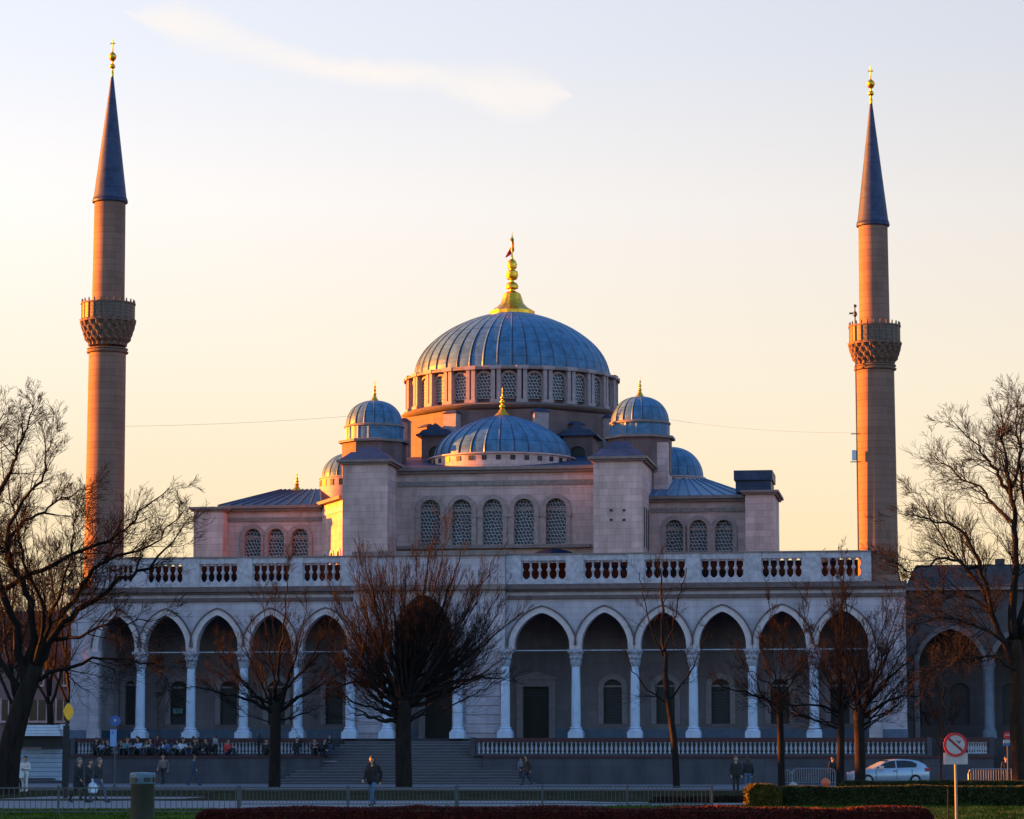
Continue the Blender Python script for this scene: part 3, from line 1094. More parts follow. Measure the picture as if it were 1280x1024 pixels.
def minaret(name, label, u, ly, vs, wpx):
    """vs: rows of finial top, cone tip, cone foot, gallery rail top, rail foot, corbel foot, ring"""
    x_, z_ = M(u, 690, ly)
    wp = L2W(x_, ly, 0)
    s = 3546 / (wp.y / cos(0)) * 1.0
    root = thing(name, label, 'minaret', (wp.x, wp.y, 0), -A)

    def zz(v):
        return Z(u, v, ly)
    zf_, zt_, zc_, zr_, zr0, zk, zg = [zz(v) for v in vs]
    rl, ru, rb_ = wpx[0] / 2 / s, wpx[1] / 2 / s, wpx[2] / 2 / s
    nn = 40
    z_sole = zf(760)
    sh = MB().lathe([(rl * 1.03, Z_CB), (rl * .97, zg - .1)], nn).build('lower_shaft', MINST, root, smooth=True)
    MB().lathe([(rl * .97, zg - .14), (rl * 1.08, zg - .1), (rl * 1.10, zg - .02), (rl * 1.02, zg + .03), (rl * 1.02, zg + .08), (rl * 1.08, zg + .13), (rl * 1.06, zg + .2), (rl * .95, zg + .22)], nn).build('ring_molding', CARVE, sh, smooth=True)
    MB().lathe([(ru * 1.02, zr0 - .3), (ru * .97, zc_ - .12)], nn).build('upper_shaft', MINST, root, smooth=True)

    # muqarnas corbel
    def mq(i, a, z):
        t = (z - zk) / (zr0 - zk)
        row = int(t * 4)
        return 1 + .045 * (1 if (i + (row % 2) * 2) % 4 < 2 else -1)
    prof = []
    for k in range(5):
        t = k / 4
        r = rl * .97 + (rb_ * .98 - rl * .97) * (t ** .62)
        z = zk + (zr0 - zk) * t * .96
        prof += [(r, z), (r * 1.015, z + (zr0 - zk) * .12)]
    gal = MB().lathe([(rb_ * .98, zr0 - .06), (rb_ * 1.02, zr0 - .04), (rb_ * 1.02, zr0 + .08), (rb_ * .97, zr0 + .12)], 48).build('gallery_floor', CARVE, root, smooth=True)
    MB().lathe(prof, 80, mod=mq).build('corbel', CARVE, gal)
    # pierced gallery parapet of lattice with cresting
    rl_ = MB().lathe([(rb_ * .97, zr0 + .12), (rb_ * .97, zr_ - .12)], 64, cap=False)
    rl_.lathe([(rb_ * .93, zr_ - .12), (rb_ * .93, zr0 + .12)], 64, cap=False)
    rl_.build('gallery_parapet', LATTM, gal, smooth=True)
    rg = MB().lathe([(rb_ * .91, zr_ - .13), (rb_ * 1.0, zr_ - .13), (rb_ * 1.0, zr_ - .04), (rb_ * .91, zr_ - .04), (rb_ * .91, zr_ - .13)], 64, cap=False)
    for k in range(24):
        a = 2 * pi * k / 24
        rg.lathe([(.045, zr_ - .04), (.06, zr_ + .06), (.03, zr_ + .1), (.05, zr_ + .15), (.01, zr_ + .2)], 6, (rb_ * .955 * cos(a), rb_ * .955 * sin(a)))
        rg.box(rb_ * .955 * cos(a) - .03, rb_ * .955 * cos(a) + .03, rb_ * .985 * sin(a) - .03, rb_ * .985 * sin(a) + .03, zr0 + .1, zr_ - .05)
    rg.build('gallery_rail_trim', CARVE, gal)
    # spire
    rs = MB().lathe([(ru * 1.0, zc_ - .14), (ru * 1.1, zc_ - .1), (ru * 1.12, zc_ + .02), (ru * 1.04, zc_ + .12)], nn)
    sp_ = MB().lathe([(ru * 1.08, zc_ + .12), (ru * 1.02, zc_ + .3), (.05, zt_)], nn).build('spire', SPIRE, root, smooth=True)
    rs.build('spire_ring', SPIRE, sp_, smooth=True)
    h = zf_ - zt_
    pr_ = [(.09, -.12), (.1, 0), (.06, .05), (.07, .1), (.17, .14), (.19, .18), (.15, .23), (.06, .26), (.06, .32), (.18, .37), (.255, .46), (.25, .5), (.17, .56), (.06, .6), (.04, .62), (.035, .8), (.03, 1.0)]
    fn = MB().lathe([(r * 1.0, zt_ + z * h) for r, z in pr_], 16)
    fn.box(-.16, .16, -.02, .02, zt_ + h * .84, zt_ + h * .88)
    fn.build('finial', GOLD, root, smooth=True)
    return root


LATTM = lattice_mat("gallery_lattice", (0.115, 0.065, 0.05), (0.04, 0.028, 0.025), 4.6, 0.12)
minaret('minaret', 'taller slender stone minaret behind the big spreading bare tree, blue spire highest in view', 130, 2.2, (49, 91, 252, 379, 403, 433, 440), (48, 40.5, 69))
minaret('minaret', 'shorter slender stone minaret beside a thin antenna pole, blue spire', 1097.5, 1.35, (83, 124, 281, 407, 431, 456, 461), (49, 38, 66))

# antenna pole beside the right minaret
x_, z_ = M(1073.5, 690, 1.0)
pw = L2W(x_, .3, 0)
pole = thing('antenna_pole', 'thin metal pole with small antennas beside the shorter minaret', 'pole', (pw.x, pw.y, 0), -A)
zt_ = Z(1073, 380, .3)
MB().lathe([(.05, Z_TOP + .09), (.04, zt_ - .6), (.03, zt_)], 8).build('mast', METAL, pole)
hd = MB().lathe([(.05, zt_ - .8), (.12, zt_ - .7), (.13, zt_ - .55), (.06, zt_ - .45)], 10)
hd.box(-.35, .05, -.05, .05, zt_ - .62, zt_ - .52)
hd.build('lamp_head', METAL, pole)
MB().box(-.06, .10, -.06, .06, zt_ - .2, zt_ - .05).build('top_box', METAL, pole)
zb1 = Z(1072, 565, .3)
bx = MB().box(-.3, -.05, -.12, .12, zb1 - .5, zb1 + .1)
for za_, zc_ in ((-.4, -.6), (-.35, 1.1)):
    MB().tube([(za_, 0, zb1 + zc_), (.22, 0, zb1 + zc_)], .03, 6).build('cross_arm', METAL, pole)
bx.build('speaker_box', WHITEP, pole)

# cables
for (a, b, lab, sag) in (((157, 533, 2.5), (441, 520, 14), 'thin cable hung between the taller minaret and a domed turret', .12), ((834, 524, 14.6), (1072, 541, .3), 'thin cable from a domed turret to the antenna pole', .25)):
    p = Vector(L2W(X(a[0], a[1], a[2]), a[2], Z(*a)))
    q = Vector(L2W(X(b[0], b[1], b[2]), b[2], Z(*b)))
    pts = [p.lerp(q, i / 16) - Vector((0, 0, sag * 4 * (i / 16) * (1 - i / 16))) for i in range(17)]
    tag(MB().tube(pts, .007, 4).build('cable', GALV), lab, 'cable')

# ================================================================== TERRACE, STAIRS
hold = bpy.data.objects


def mlocal(o):
    o.location = ORG
    o.rotation_euler = (0, 0, -A)
    return o


LEDGE = 1.72
YF, YBAL = -4.2, -3.0
SX0, SX1 = xf(441, 930, -1), xf(588, 930, -1)
SB0, SB1 = xf(343, 980, -6), xf(668, 980, -6)
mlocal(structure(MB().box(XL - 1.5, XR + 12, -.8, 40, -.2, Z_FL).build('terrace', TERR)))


def rwall(a, b, label):
    t_ = thing('retaining_wall', label, 'wall', ORG, -A)
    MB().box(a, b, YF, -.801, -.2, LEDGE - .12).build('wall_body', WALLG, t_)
    MB().box(a - .02, b + .02, YF - .08, -.802, LEDGE - .119, LEDGE).build('coping', REDR, t_)


rwall(XL - 14, SX0 - 1.3, 'grey stone retaining wall with people seated along its top')
rwall(SX1 + 1.3, X(1242, 960, YF), 'grey stone retaining wall behind the parked car')
st = thing('staircase', 'broad grey stone staircase widening down from the mosque entrance', 'stairs', ORG, -A)
NST = 16
for i in range(NST):
    t = (i + 1) / NST
    z1 = Z_FL - .172 * i - .005
    a = SX0 + (SB0 - SX0) * t
    b = SX1 + (SB1 - SX1) * t
    if i < 1:
        continue
    yfr = -.8 - .33 * i
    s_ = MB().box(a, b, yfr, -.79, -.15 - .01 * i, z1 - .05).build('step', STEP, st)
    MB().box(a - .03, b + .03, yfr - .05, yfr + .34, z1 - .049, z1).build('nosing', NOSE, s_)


def balustrade(a, b, n, label):
    t_ = thing('stone_balustrade', label, 'balustrade', ORG, -A)
    MB().box(a, b, YBAL - .17, YBAL + .17, LEDGE, LEDGE + .13).build('base_rail', WALLG, t_)
    MB().box(a, b, YBAL - .2, YBAL + .2, LEDGE + .82, LEDGE + 1.05).build('top_rail', REDR, t_)
    for x in (a, b):
        MB().box(x - .13, x + .13, YBAL - .22, YBAL + .22, LEDGE, LEDGE + 1.08).build('end_post', WALLG, t_)
    pr = [(.085, 0), (.085, .05), (.045, .08), (.05, .16), (.085, .26), (.07, .36), (.04, .46), (.04, .56), (.07, .60), (.085, .63), (.085, .69)]
    first = None
    for k in range(n):
        x = a + .35 + (b - a - .7) * k / (n - 1)
        if first is None:
            first = MB().lathe([(r, z) for r, z in pr], 8).build('baluster', BALST, t_, smooth=True)
            o = first
        else:
            o = first.copy()
            COL.objects.link(o)
        o.location = (x, YBAL, LEDGE + .13)


balustrade(X(92, 935, YBAL), SX0 - 1.2, 70, 'white balustrade with red rail behind the seated crowd')
balustrade(SX1 + .5, X(1162, 935, YBAL), 100, 'long white balustrade with red rail running from the stairs past the parked car')
balustrade(X(1203, 935, YBAL), X(1240, 935, YBAL), 8, 'short white balustrade with red rail beside the prohibition sign')

# ================================================================== ANNEX on the right, houses on the left
an = thing('arcade_building', 'dark stone arcaded annex with brown tiled roof next to the shorter minaret', 'building', ORG, -A)
ya = 2.0
a0, a1 = XR + .01, X(1420, 800, ya)


def za(v):
    return Z(1200, v, ya)


aops = []
for u0, u1 in ((1150, 1228), (1244, 1322), (1338, 1410)):
    aops.append((X((u0 + u1) / 2, 850, ya), (u1 - u0) / 20.6, Z_FL, za(830), za(786) - za(830), 'pointed'))
wall(MB(), a0, a1, Z_FL, za(738), ya, .7, aops).build('wall', ANNEX, an)
for op in aops:
    band(MB(), *op, ya - .08, ya + .02, .3).build('arch_molding', ANTRIM, an)
for u in (1236, 1330):
    x_ = X(u, 860, ya)
    co = MB().lathe([(.42, Z_FL), (.42, Z_FL + .4), (.28, Z_FL + .6), (.24, za(830) - .6), (.4, za(830) - .1), (.45, za(830))], 16, (x_, ya - .3)).build('column', ANCOL, an, smooth=True)
wops = []
for u in (1140, 1200, 1265, 1350):
    wops.append((X(u, 880, ya + 4), 1.15, za(905), za(860), .4, 'pointed'))
wall(MB(), a0, a1, Z_FL, za(745), ya + 4, .4, wops).build('inner_wall', ANNEX, an)
for op in wops:
    panel(MB(), *op, ya + 4.25).build('window_lattice', LATTD, an)
MB().box(a0, a1, ya + .71, ya + 9, za(750), za(742)).build('ceiling_slab', CEIL, an)
MB().box(a0, a1, ya - .4, ya + .75, za(738) + .002, za(734)).build('eave', CORN, an)
zr_ = Z(1200, 706, ya + 6)
rf = MB()
rf.prism_xz([(0, 0)], 0, 0) if False else None
rf.add([(a0, ya - .45, za(734) + .003), (a1, ya - .45, za(734) + .003), (a1, ya + 6, zr_), (a0 + .6, ya + 6, zr_), (a0, ya + 12, za(734)), (a1, ya + 12, za(734))],
       [(0, 1, 2, 3), (3, 2, 5, 4), (0, 3, 4)])
rf.build('roof', ROOFD, an)
MB().box(X(1244, 700, 8), X(1256, 700, 8), 8, 9, zr_ - .8, zr_ + .35).build('chimney', ANNEX, an)

hs = thing('house', 'beige house with red tiled roof behind the big spreading bare tree, with unseen blocks added for shade', 'house')
hw = MB()
hx0, hx1 = -66, At(91, 850, 192).x
z_e = At(60, 832, 192).z
z_r = At(60, 764, 198).z
hw.box(hx0, hx1, 192, 204, 0, z_e)
hw.box(-66, -58, 120, 191.99, 0, z_e + 1.2)  # long unseen block, added to cast shade over the ground
hw.box(-46, -34, 76, 113, 0, 5.3)  # low unseen wing, added to keep bin and near lawn in shade
hw.build('wall', PLASTER, hs)
hr = MB()
hr.add([(hx0 - .3, 191.5, z_e), (hx1 + .3, 191.5, z_e), (hx1 - 1.5, 198, z_r), (hx0, 198, z_r), (hx1 + .3, 204.5, z_e), (hx0 - .3, 204.5, z_e)], [(0, 1, 2, 3), (3, 2, 4, 5), (1, 4, 2), (0, 3, 5)])
hr.add([(-66.4, 119.6, z_e + 1.2), (-57.6, 119.6, z_e + 1.2), (-62, 124, z_r - .5), (-62, 190, z_r - .5), (-57.6, 191.4, z_e + 1.2), (-66.4, 191.4, z_e + 1.2)], [(0, 1, 2), (1, 4, 3, 2), (4, 5, 3), (0, 2, 3, 5)])  # roof over the added unseen block
hr.build('roof', ROOFT, hs)
for (u0, u1, v0, v1) in ((37, 58, 875, 901), (71, 88, 875, 901), (74, 86, 838, 856), (40, 54, 838, 856), (2, 20, 875, 901), (-30, -12, 875, 901)):
    p, q = At(u0, v1, 192), At(u1, v0, 192)
    w_ = MB().box(p.x, q.x, 191.9, 191.97, p.z, q.z).build('window', GLASSD, hs)
    fr = MB()
    fr.box(p.x - .12, q.x + .12, 191.8, 191.97, p.z - .14, p.z - .002)
    fr.box(p.x - .1, p.x - .002, 191.86, 191.98, p.z, q.z + .1)
    fr.box(q.x + .002, q.x + .1, 191.86, 191.98, p.z, q.z + .1)
    fr.box((p.x + q.x) / 2 - .03, (p.x + q.x) / 2 + .03, 191.86, 191.89, p.z, q.z)
    fr.build('window_frame', TRIM, w_)
MB().box(hx0, hx1 + .05, 191.85, 191.98, z_e - .35, z_e - .15).build('string_course', CORN, hs)

# ================================================================== GROUND


def sheet(name, mat, poly, z, th=None):
    mb_ = MB()
    if th:
        mb_.prism_xy(poly, z - th, z)
    else:
        mb_.add([(x, y, z) for x, y in poly], [tuple(range(len(poly)))])
    return structure(mb_.build(name, mat, fix=True))


sheet('ground', EARTH, [(-6000, -300), (6000, -300), (6000, 9000), (-6000, 9000)], -.02)
# pavement in front of the terrace
sheet('pavement', PAVE, [(-60, 147), (60, 141), (60, 180), (-60, 190)], .06, .1)
sheet('kerb', KERB, [(-60, 146.7), (60, 140.7), (60, 141), (-60, 147)], .075, .12)
sheet('verge', GRASSD, [(-60, 113), (2, 113), (4, 107), (60, 105), (60, 140.6), (-60, 146.6)], 0.0)
sheet('path', PAVE, [(-60, 96), (-10, 97), (3, 101), (9, 104), (60, 108), (60, 112), (4, 109), (2, 112.5), (-60, 112.5)], .004 + .004)
sheet('lawn', GRASS, [(-60, 20), (60, 20), (60, 106), (9, 102.5), (3, 99.8), (-10, 96.3), (-60, 95)], .015)
p = G(30, 1003)
sheet('paved_patch', PAVE, [(-21, 116), (-13.5, 117), (-13, 122), (-20, 124)], .012)


rg_ = random.Random(77)
gb = MB()
for i in range(26000):
    y = rg_.uniform(77, 106)
    x = rg_.uniform(-.185, .185) * y
    if y > 95 + max(0, min(8, (x + 10) * .5)):
        continue
    if abs(y - 78.8) < 1 and -9 < x < 12:
        continue
    h_ = rg_.uniform(.03, .10) * (1 + .6 * sin(x * 1.7) * sin(y * .9))
    w_ = rg_.uniform(.008, .02)
    dx, dy = rg_.uniform(-.04, .04), rg_.uniform(-.03, .03)
    gb.add([(x - w_, y, .01), (x + w_, y, .01), (x + dx, y + dy, .01 + h_)], [(0, 1, 2)])
o = gb.build('grass', GRASS, fix=False)
tag(o, 'short uneven lawn grass in front of the railings', 'grass', kind='stuff')


# ================================================================== HEDGES
def leaves(n, sampler, size, rng):
    vs = np.zeros((n, 4, 3))
    for i in range(n):
        p = sampler(rng)
        a = Vector((rng.gauss(0, 1), rng.gauss(0, 1), rng.gauss(0, 1))).normalized()
        b = a.orthogonal().normalized()
        c = a.cross(b)
        s = size * rng.uniform(.6, 1.4)
        vs[i, 0] = p + b * s
        vs[i, 1] = p + c * s * .5
        vs[i, 2] = p - b * s
        vs[i, 3] = p - c * s * .5
    return vs.reshape(-1, 3)


def hedge(name, label, x0, x1, y0, y1, h, mat, n, size, seed, rough=.06, inset=.1):
    rng = random.Random(seed)
    bumps = [(rng.uniform(x0, x1), rng.uniform(.3, 1.2), rng.uniform(-1, 1)) for _ in range(int((x1 - x0) * 1.2) + 3)]

    def top(x):
        return h + rough * sum(b * math.exp(-((x - a) / w) ** 2) for a, w, b in bumps)

    def samp(r):
        x = r.uniform(x0, x1)
        y = r.uniform(y0, y1)
        hh_ = top(x)
        k = r.random()
        z = r.uniform(0, hh_)
        if k < .42:
            y = y0 + abs(r.gauss(0, .05))
        elif k < .9:
            z = hh_ - abs(r.gauss(0, .05))
        elif k < .95:
            x = x0 + abs(r.gauss(0, .06)) if r.random() < .5 else x1 - abs(r.gauss(0, .06))
        # rounded shoulders
        ex = min(x - x0, x1 - x)
        if ex < .35:
            z = min(z, hh_ - .28 * (1 - ex / .35) ** 2)
        return Vector((x, y, z))
    v = leaves(n, samp, size, rng)
    me = bpy.data.meshes.new(name)
    mb_ = MB()
    mb_.v = [tuple(p) for p in v]
    mb_.f = [(4 * i, 4 * i + 1, 4 * i + 2, 4 * i + 3) for i in range(n)]
    mb_.box(x0 + inset, x1 - inset, y0 + inset, y1 - inset, -.05, h - inset)
    bpy.data.meshes.remove(me)
    o = mb_.build(name, mat, fix=False)
    return tag(o, label, 'hedge')


px = lambda u, Y: (u - 640) / F * (Y / cos(TH)) * 1.0
hedge('hedge', 'long low dark red hedge along the bottom edge', px(256, 79), px(1152, 79), 78, 79.6, .38, HEDR, 34000, .035, 3, .04)
hedge('hedge', 'clipped dark green hedge in front of the parked car', px(968, 102), px(1330, 102), 101.3, 103.2, .70, HEDG, 28000, .045, 4, .045)
hedge('hedge', 'golden yellow bush at the end of the clipped green hedge', px(928, 101.5), px(969, 101.5), 100.6, 103.0, .72, HEDY, 7000, .05, 5, .05)
hedge('hedge', 'low brown hedge ending beside the golden bush', px(808, 108), px(932, 108), 107.6, 108.6, .24, HEDB, 7000, .04, 6, .03)
hedge('hedge', 'thin dark hedge strip directly below the parked car', px(1043, 133), px(1300, 133), 132.5, 133.8, .60, HEDG, 10000, .05, 8, .04)

# ================================================================== TREES


class Tree:
    def __init__(self, seed):
        self.r = random.Random(seed)
        self.v = []
        self.f = []
        self.tv = []
        self.tf = []

    def put(self, pts, rad, n, trunk=False):
        vs, fs = tube_geo(pts, rad, n)
        V, Fc = (self.tv, self.tf) if trunk else (self.v, self.f)
        o = len(V)
        V.extend(vs)
        Fc.extend([tuple(i + o for i in q) for q in fs])

    def twig(self, p, d, L, r, lvl, sp):
        R = self.r
        n = 5 if lvl == 1 else (4 if lvl == 2 else 3)
        pts, rad = [p.copy()], [r]
        q, dd = p.copy(), d.normalized()
        for i in range(n):
            dd = dd + Vector((R.gauss(0, 1), R.gauss(0, 1), R.gauss(0, 1))) * sp['wob'] + Vector((0, 0, sp['trop']))
            dd.normalize()
            q = q + dd * (L / n)
            pts.append(q.copy())
            rad.append(max(r * (1 - .8 * (i + 1) / n), sp['rmin']))
        self.put(pts, rad, 5 if r > .05 else 3)
        if lvl < sp['lev']:
            k = sp['kids'][lvl - 1]
            for j in range(k):
                t = R.uniform(.18, 1.0)
                self.child(pts, rad, t, L * R.uniform(.42, .72) * (1.15 - .45 * t), lvl + 1, sp)

    def child(self, pts, rad, t, L, lvl, sp):
        R = self.r
        s = t * (len(pts) - 1)
        i = min(int(s), len(pts) - 2)
        fr = s - i
        p = pts[i].lerp(pts[i + 1], fr)
        d = (pts[i + 1] - pts[i]).normalized()
        rr = rad[i] + (rad[i + 1] - rad[i]) * fr
        ax = Vector((R.gauss(0, 1), R.gauss(0, 1), R.gauss(0, 1)))
        ax = (ax - d * ax.dot(d)).normalized()
        an_ = radians(R.gauss(sp['ang'], 9))
        cd_ = d * cos(an_) + ax * sin(an_)
        self.twig(p, cd_, L, max(min(rr * .6, sp.get('tw', .03) if lvl == 1 else .014), sp['rmin']), lvl, sp)

    def limb(self, ctrl, r0, r1, nkid, klen, sp, trunk=False):
        """smooth a few control points into a crooked limb, then grow twigs from it"""
        R = self.r
        C = [Vector(c) for c in ctrl]
        P = [C[0] * 2 - C[1]] + C + [C[-1] * 2 - C[-2]]
        pts = []
        for i in range(1, len(P) - 2):
            for k in range(4):
                t = k / 4
                a, b, c, d = P[i - 1], P[i], P[i + 1], P[i + 2]
                q = .5 * ((2 * b) + (c - a) * t + (2 * a - 5 * b + 4 * c - d) * t * t + (3 * b - a - 3 * c + d) * t ** 3)
                if pts and not trunk:
                    q = q + Vector((R.gauss(0, 1), R.gauss(0, 1), R.gauss(0, 1))) * sp.get('jit', .06)
                pts.append(q)
        pts.append(C[-1])
        m = len(pts)
        rad = [r0 + (r1 - r0) * (i / (m - 1)) ** .8 for i in range(m)]
        self.put(pts, rad, 10 if trunk else 7, trunk)
        for j in range(nkid):
            t = R.uniform(sp.get('t0', .15), 1.0)
            self.child(pts, rad, t, klen * R.uniform(.5, 1.25) * (1.25 - .75 * t), 1, sp)
        return pts

    def finish(self, name, label, base, mats, group=None):
        root = thing(name, label, 'tree', base, 0, group)
        off = Vector(base)
        for nm, V, Fc, m in (('trunk', self.tv, self.tf, mats[0]), ('crown', self.v, self.f, mats[1])):
            me = bpy.data.meshes.new(nm)
            me.from_pydata([tuple(p - off) for p in V], [], Fc)
            me.materials.append(m)
            me.shade_smooth()
            o = bpy.data.objects.new(nm, me)
            COL.objects.link(o)
            o.parent = root
        return root


def pxl(Y, pts, rng, dep=0.0):
    """pixel polyline of a limb at distance Y, drifting dep metres in depth by its end"""
    n = len(pts)
    return [At(u, v, Y + dep * i / (n - 1)) for i, (u, v) in enumerate(pts)]


def build_tree(seed, Y, name, label, trunk, r0, r1, limbs, sp, mats, nkid, klen, flare=1.5, lr=None, group=None):
    t = Tree(seed)
    R = t.r
    tp = pxl(Y, trunk, R)
    tp[0].z = -.05
    base = Vector((tp[0].x, tp[0].y, 0))
    # root flare
    foot = tp[0].lerp(tp[1], .12)
    pts = t.limb([tp[0], foot] + tp[1:], r0 * 1.0, r1, 0, 0, sp, True)
    nv = 10
    for i in range(nv * 3):
        k = 1 + (flare - 1) * (1 - (i // nv) / 3)
        c = tp[0]
        p = t.tv[i]
        t.tv[i] = Vector((c.x + (p.x - c.x) * k, c.y + (p.y - c.y) * k, p.z))
    for i, lm in enumerate(limbs):
        if sp is SPB:
            lm = [(u, v + max(0, 800 - v) * .085) for u, v in lm]
        dep = R.uniform(-1, 1) * sp.get('depth', 3.0)
        lp = pxl(Y, lm, R, dep)
        L = sum((lp[k + 1] - lp[k]).length for k in range(len(lp) - 1))
        rs = (lr[i] if lr else r1 * R.uniform(.42, .62))
        t.limb(lp, rs, .02, int(nkid * L / 5), klen, sp)
    return t.finish(name, label, base, mats, group)


def fan_tree(seed, Y, label, trunk, r0, r1, fork, outline, nl, nkid, klen, sp, mats, flare=1.35, side=()):
    """trunk, then many thin limbs that fan out from the fork to the crown's outline (angle from upright, reach in pixels)"""
    t = Tree(seed)
    R_ = t.r
    tp = pxl(Y, trunk, R_)
    tp[0].z = -.05
    base = Vector((tp[0].x, tp[0].y, 0))
    t.limb([tp[0], tp[0].lerp(tp[1], .12)] + tp[1:], r0, r1, 0, 0, sp, True)
    for i in range(30):
        k = 1 + (flare - 1) * (1 - (i // 10) / 3)
        p = t.tv[i]
        t.tv[i] = Vector((base.x + (p.x - base.x) * k, base.y + (p.y - base.y) * k, p.z))
    ppm = F / Y
    for i in range(nl):
        a = outline[0][0] + (outline[-1][0] - outline[0][0]) * (i + R_.uniform(.15, .85)) / nl
        for (a0, q0), (a1, q1) in zip(outline, outline[1:]):
            if a0 <= a <= a1:
                reach = q0 + (q1 - q0) * (a - a0) / (a1 - a0)
        reach *= R_.uniform(.5, 1.0)
        dep = R_.uniform(-.42, .42) * reach / ppm
        fu, fv = fork[0] + R_.uniform(-4, 4), fork[1] + R_.uniform(-12, 22) * (1 if abs(a) < 40 else 1.5)
        pts = []
        bend = R_.uniform(.55, .9)
        for k in range(5):
            q = k / 4
            ang = radians(a * (1.1 - (1.15 - bend) * .55 * q))
            pts.append(At(fu + sin(ang) * reach * q, fv - cos(ang) * reach * q, Y + dep * q))
        L = reach / ppm
        t.limb(pts, r1 * R_.uniform(.13, .34), .014, int(nkid * L / 6), klen, sp)
    for lm in side:
        lp = pxl(Y, lm, R_, R_.uniform(-2, 2))
        L = sum((lp[k + 1] - lp[k]).length for k in range(len(lp) - 1))
        t.limb(lp, r1 * .45, .016, int(nkid * L / 6), klen, sp)
    return t.finish('bare_tree', label, base, mats)


SPV = dict(wob=.045, trop=.05, lev=3, kids=(9, 6, 4), ang=27, rmin=.0065, tw=.024, t0=.12, depth=3.0)      # dense upright twigs
SPB = dict(tw=.035, wob=.08, trop=.05, lev=3, kids=(7, 5, 3), ang=36, rmin=.0075, t0=.2, depth=5.0, jit=.07)  # broad crooked crown
SPS = dict(wob=.09, trop=.06, lev=3, kids=(4, 3, 2), ang=38, rmin=.007, t0=.15, depth=2.0)      # slender

build_tree(11, 132, 'bare_tree', 'big bare tree with crooked spreading limbs at the white shelter', [(6, 992), (13, 935), (28, 880), (44, 832)], .72, .40,
           [[(40, 850), (70, 792), (108, 752), (150, 722), (195, 690), (232, 640)],
            [(32, 870), (20, 800), (2, 730), (-12, 660), (0, 600), (19, 560), (32, 515), (40, 478)],
            [(36, 860), (40, 780), (28, 720), (6, 670), (25, 615), (47, 590), (56, 559), (63, 528)],
            [(2, 735), (40, 712), (94, 682), (150, 655), (176, 627), (212, 592)],
            [(8, 690), (20, 650), (47, 630), (78, 609), (112, 594)],
            [(60, 805), (103, 727), (134, 692), (187, 671), (231, 622)],
            [(40, 852), (85, 834), (125, 822), (172, 828), (210, 850)],
            [(70, 800), (110, 790), (150, 775), (200, 772)],
            [(44, 840), (62, 780), (75, 730), (90, 670), (95, 620)],
            [(-12, 680), (-30, 600), (-20, 540), (5, 490)],
            [(30, 870), (5, 830), (-25, 800), (-50, 760)],
            [(45, 830), (55, 760), (30, 690), (20, 640), (10, 580)]],
           SPB, (BARK, TWIGD), 14, 2.3, 1.6, lr=[.24, .26, .2, .15, .12, .16, .12, .1, .14, .14, .2, .14])
build_tree(12, 141, 'bare_tree', 'big bare tree with reddish lit trunk in front of the annex', [(1276, 987), (1271, 910), (1272, 850), (1268, 800)], .42, .33,
           [[(1270, 840), (1250, 790), (1236, 750), (1222, 695), (1200, 648), (1160, 634), (1124, 627)],
            [(1268, 800), (1268, 720), (1270, 650), (1262, 590), (1256, 540), (1250, 478)],
            [(1268, 640), (1241, 615), (1229, 596), (1197, 574), (1160, 545)],
            [(1262, 600), (1248, 575), (1235, 556), (1222, 537), (1190, 500)],
            [(1262, 805), (1225, 782), (1185, 772), (1135, 778)],
            [(1270, 790), (1290, 700), (1282, 620), (1275, 560), (1278, 500)],
            [(1274, 800), (1300, 720), (1315, 640), (1300, 560)],
            [(1242, 765), (1205, 740), (1165, 735), (1120, 700)],
            [(1222, 700), (1180, 690), (1140, 705), (1105, 690)],
            [(1266, 590), (1275, 540), (1270, 500), (1276, 465)],
            [(1236, 752), (1215, 710), (1180, 665), (1150, 600)],
            [(1270, 840), (1240, 820), (1200, 825), (1160, 840)]],
           SPB, (BARKR, TWIG), 17, 2.2, 1.3, lr=[.2, .25, .12, .12, .11, .18, .18, .1, .1, .1, .12, .1])
FAN = dict(wob=.05, trop=.06, lev=3, kids=(6, 4, 2), ang=28, rmin=.0055, tw=.016, t0=.16, jit=.045)
fan_tree(13, 151, 'bare tree with forked twiggy crown standing at the foot of the stairs', [(343, 986), (344, 930), (345, 878)], .36, .27, (344, 884),
         [(-84, 105), (-60, 125), (-35, 165), (-10, 190), (10, 190), (35, 160), (60, 110), (80, 95)], 17, 15, 1.5, FAN, (BARK, TWIGD), 1.4,
         [[(339, 890), (312, 875), (272, 866), (238, 858)], [(350, 888), (375, 872), (402, 856), (432, 838)]])
fan_tree(14, 149, 'very dense fan shaped bare tree standing before the entrance stairs', [(505, 987), (504, 930), (505, 876)], .47, .40, (505, 872),
         [(-86, 98), (-62, 108), (-42, 150), (-30, 205), (-12, 228), (8, 230), (30, 228), (48, 190), (62, 150), (84, 128)], 96, 12, 2.1, dict(FAN, kids=(5, 3, 2), ang=21, trop=.09, wob=.04, tw=.013), (BARK, TWIG), 1.25,
         [[(512, 882), (552, 846), (592, 815), (650, 768)], [(498, 884), (478, 858), (440, 852), (408, 864)], [(510, 882), (550, 858), (600, 846), (632, 850)]])
build_tree(15, 150, 'bare_tree', 'slender leaning bare tree between two arcade columns of the portico', [(846, 985), (843, 930), (836, 880), (831, 840)], .21, .15,
           [[(831, 850), (828, 790), (826, 735), (824, 695)], [(835, 882), (815, 866), (796, 845), (780, 815)], [(834, 886), (856, 852), (872, 822), (885, 790)],
            [(829, 820), (815, 790), (806, 750), (800, 715)], [(829, 815), (842, 780), (852, 740), (858, 710)]],
           SPS, (BARK, TWIGD), 8, 1.5, 1.3, lr=[.13, .06, .06, .05, .05])
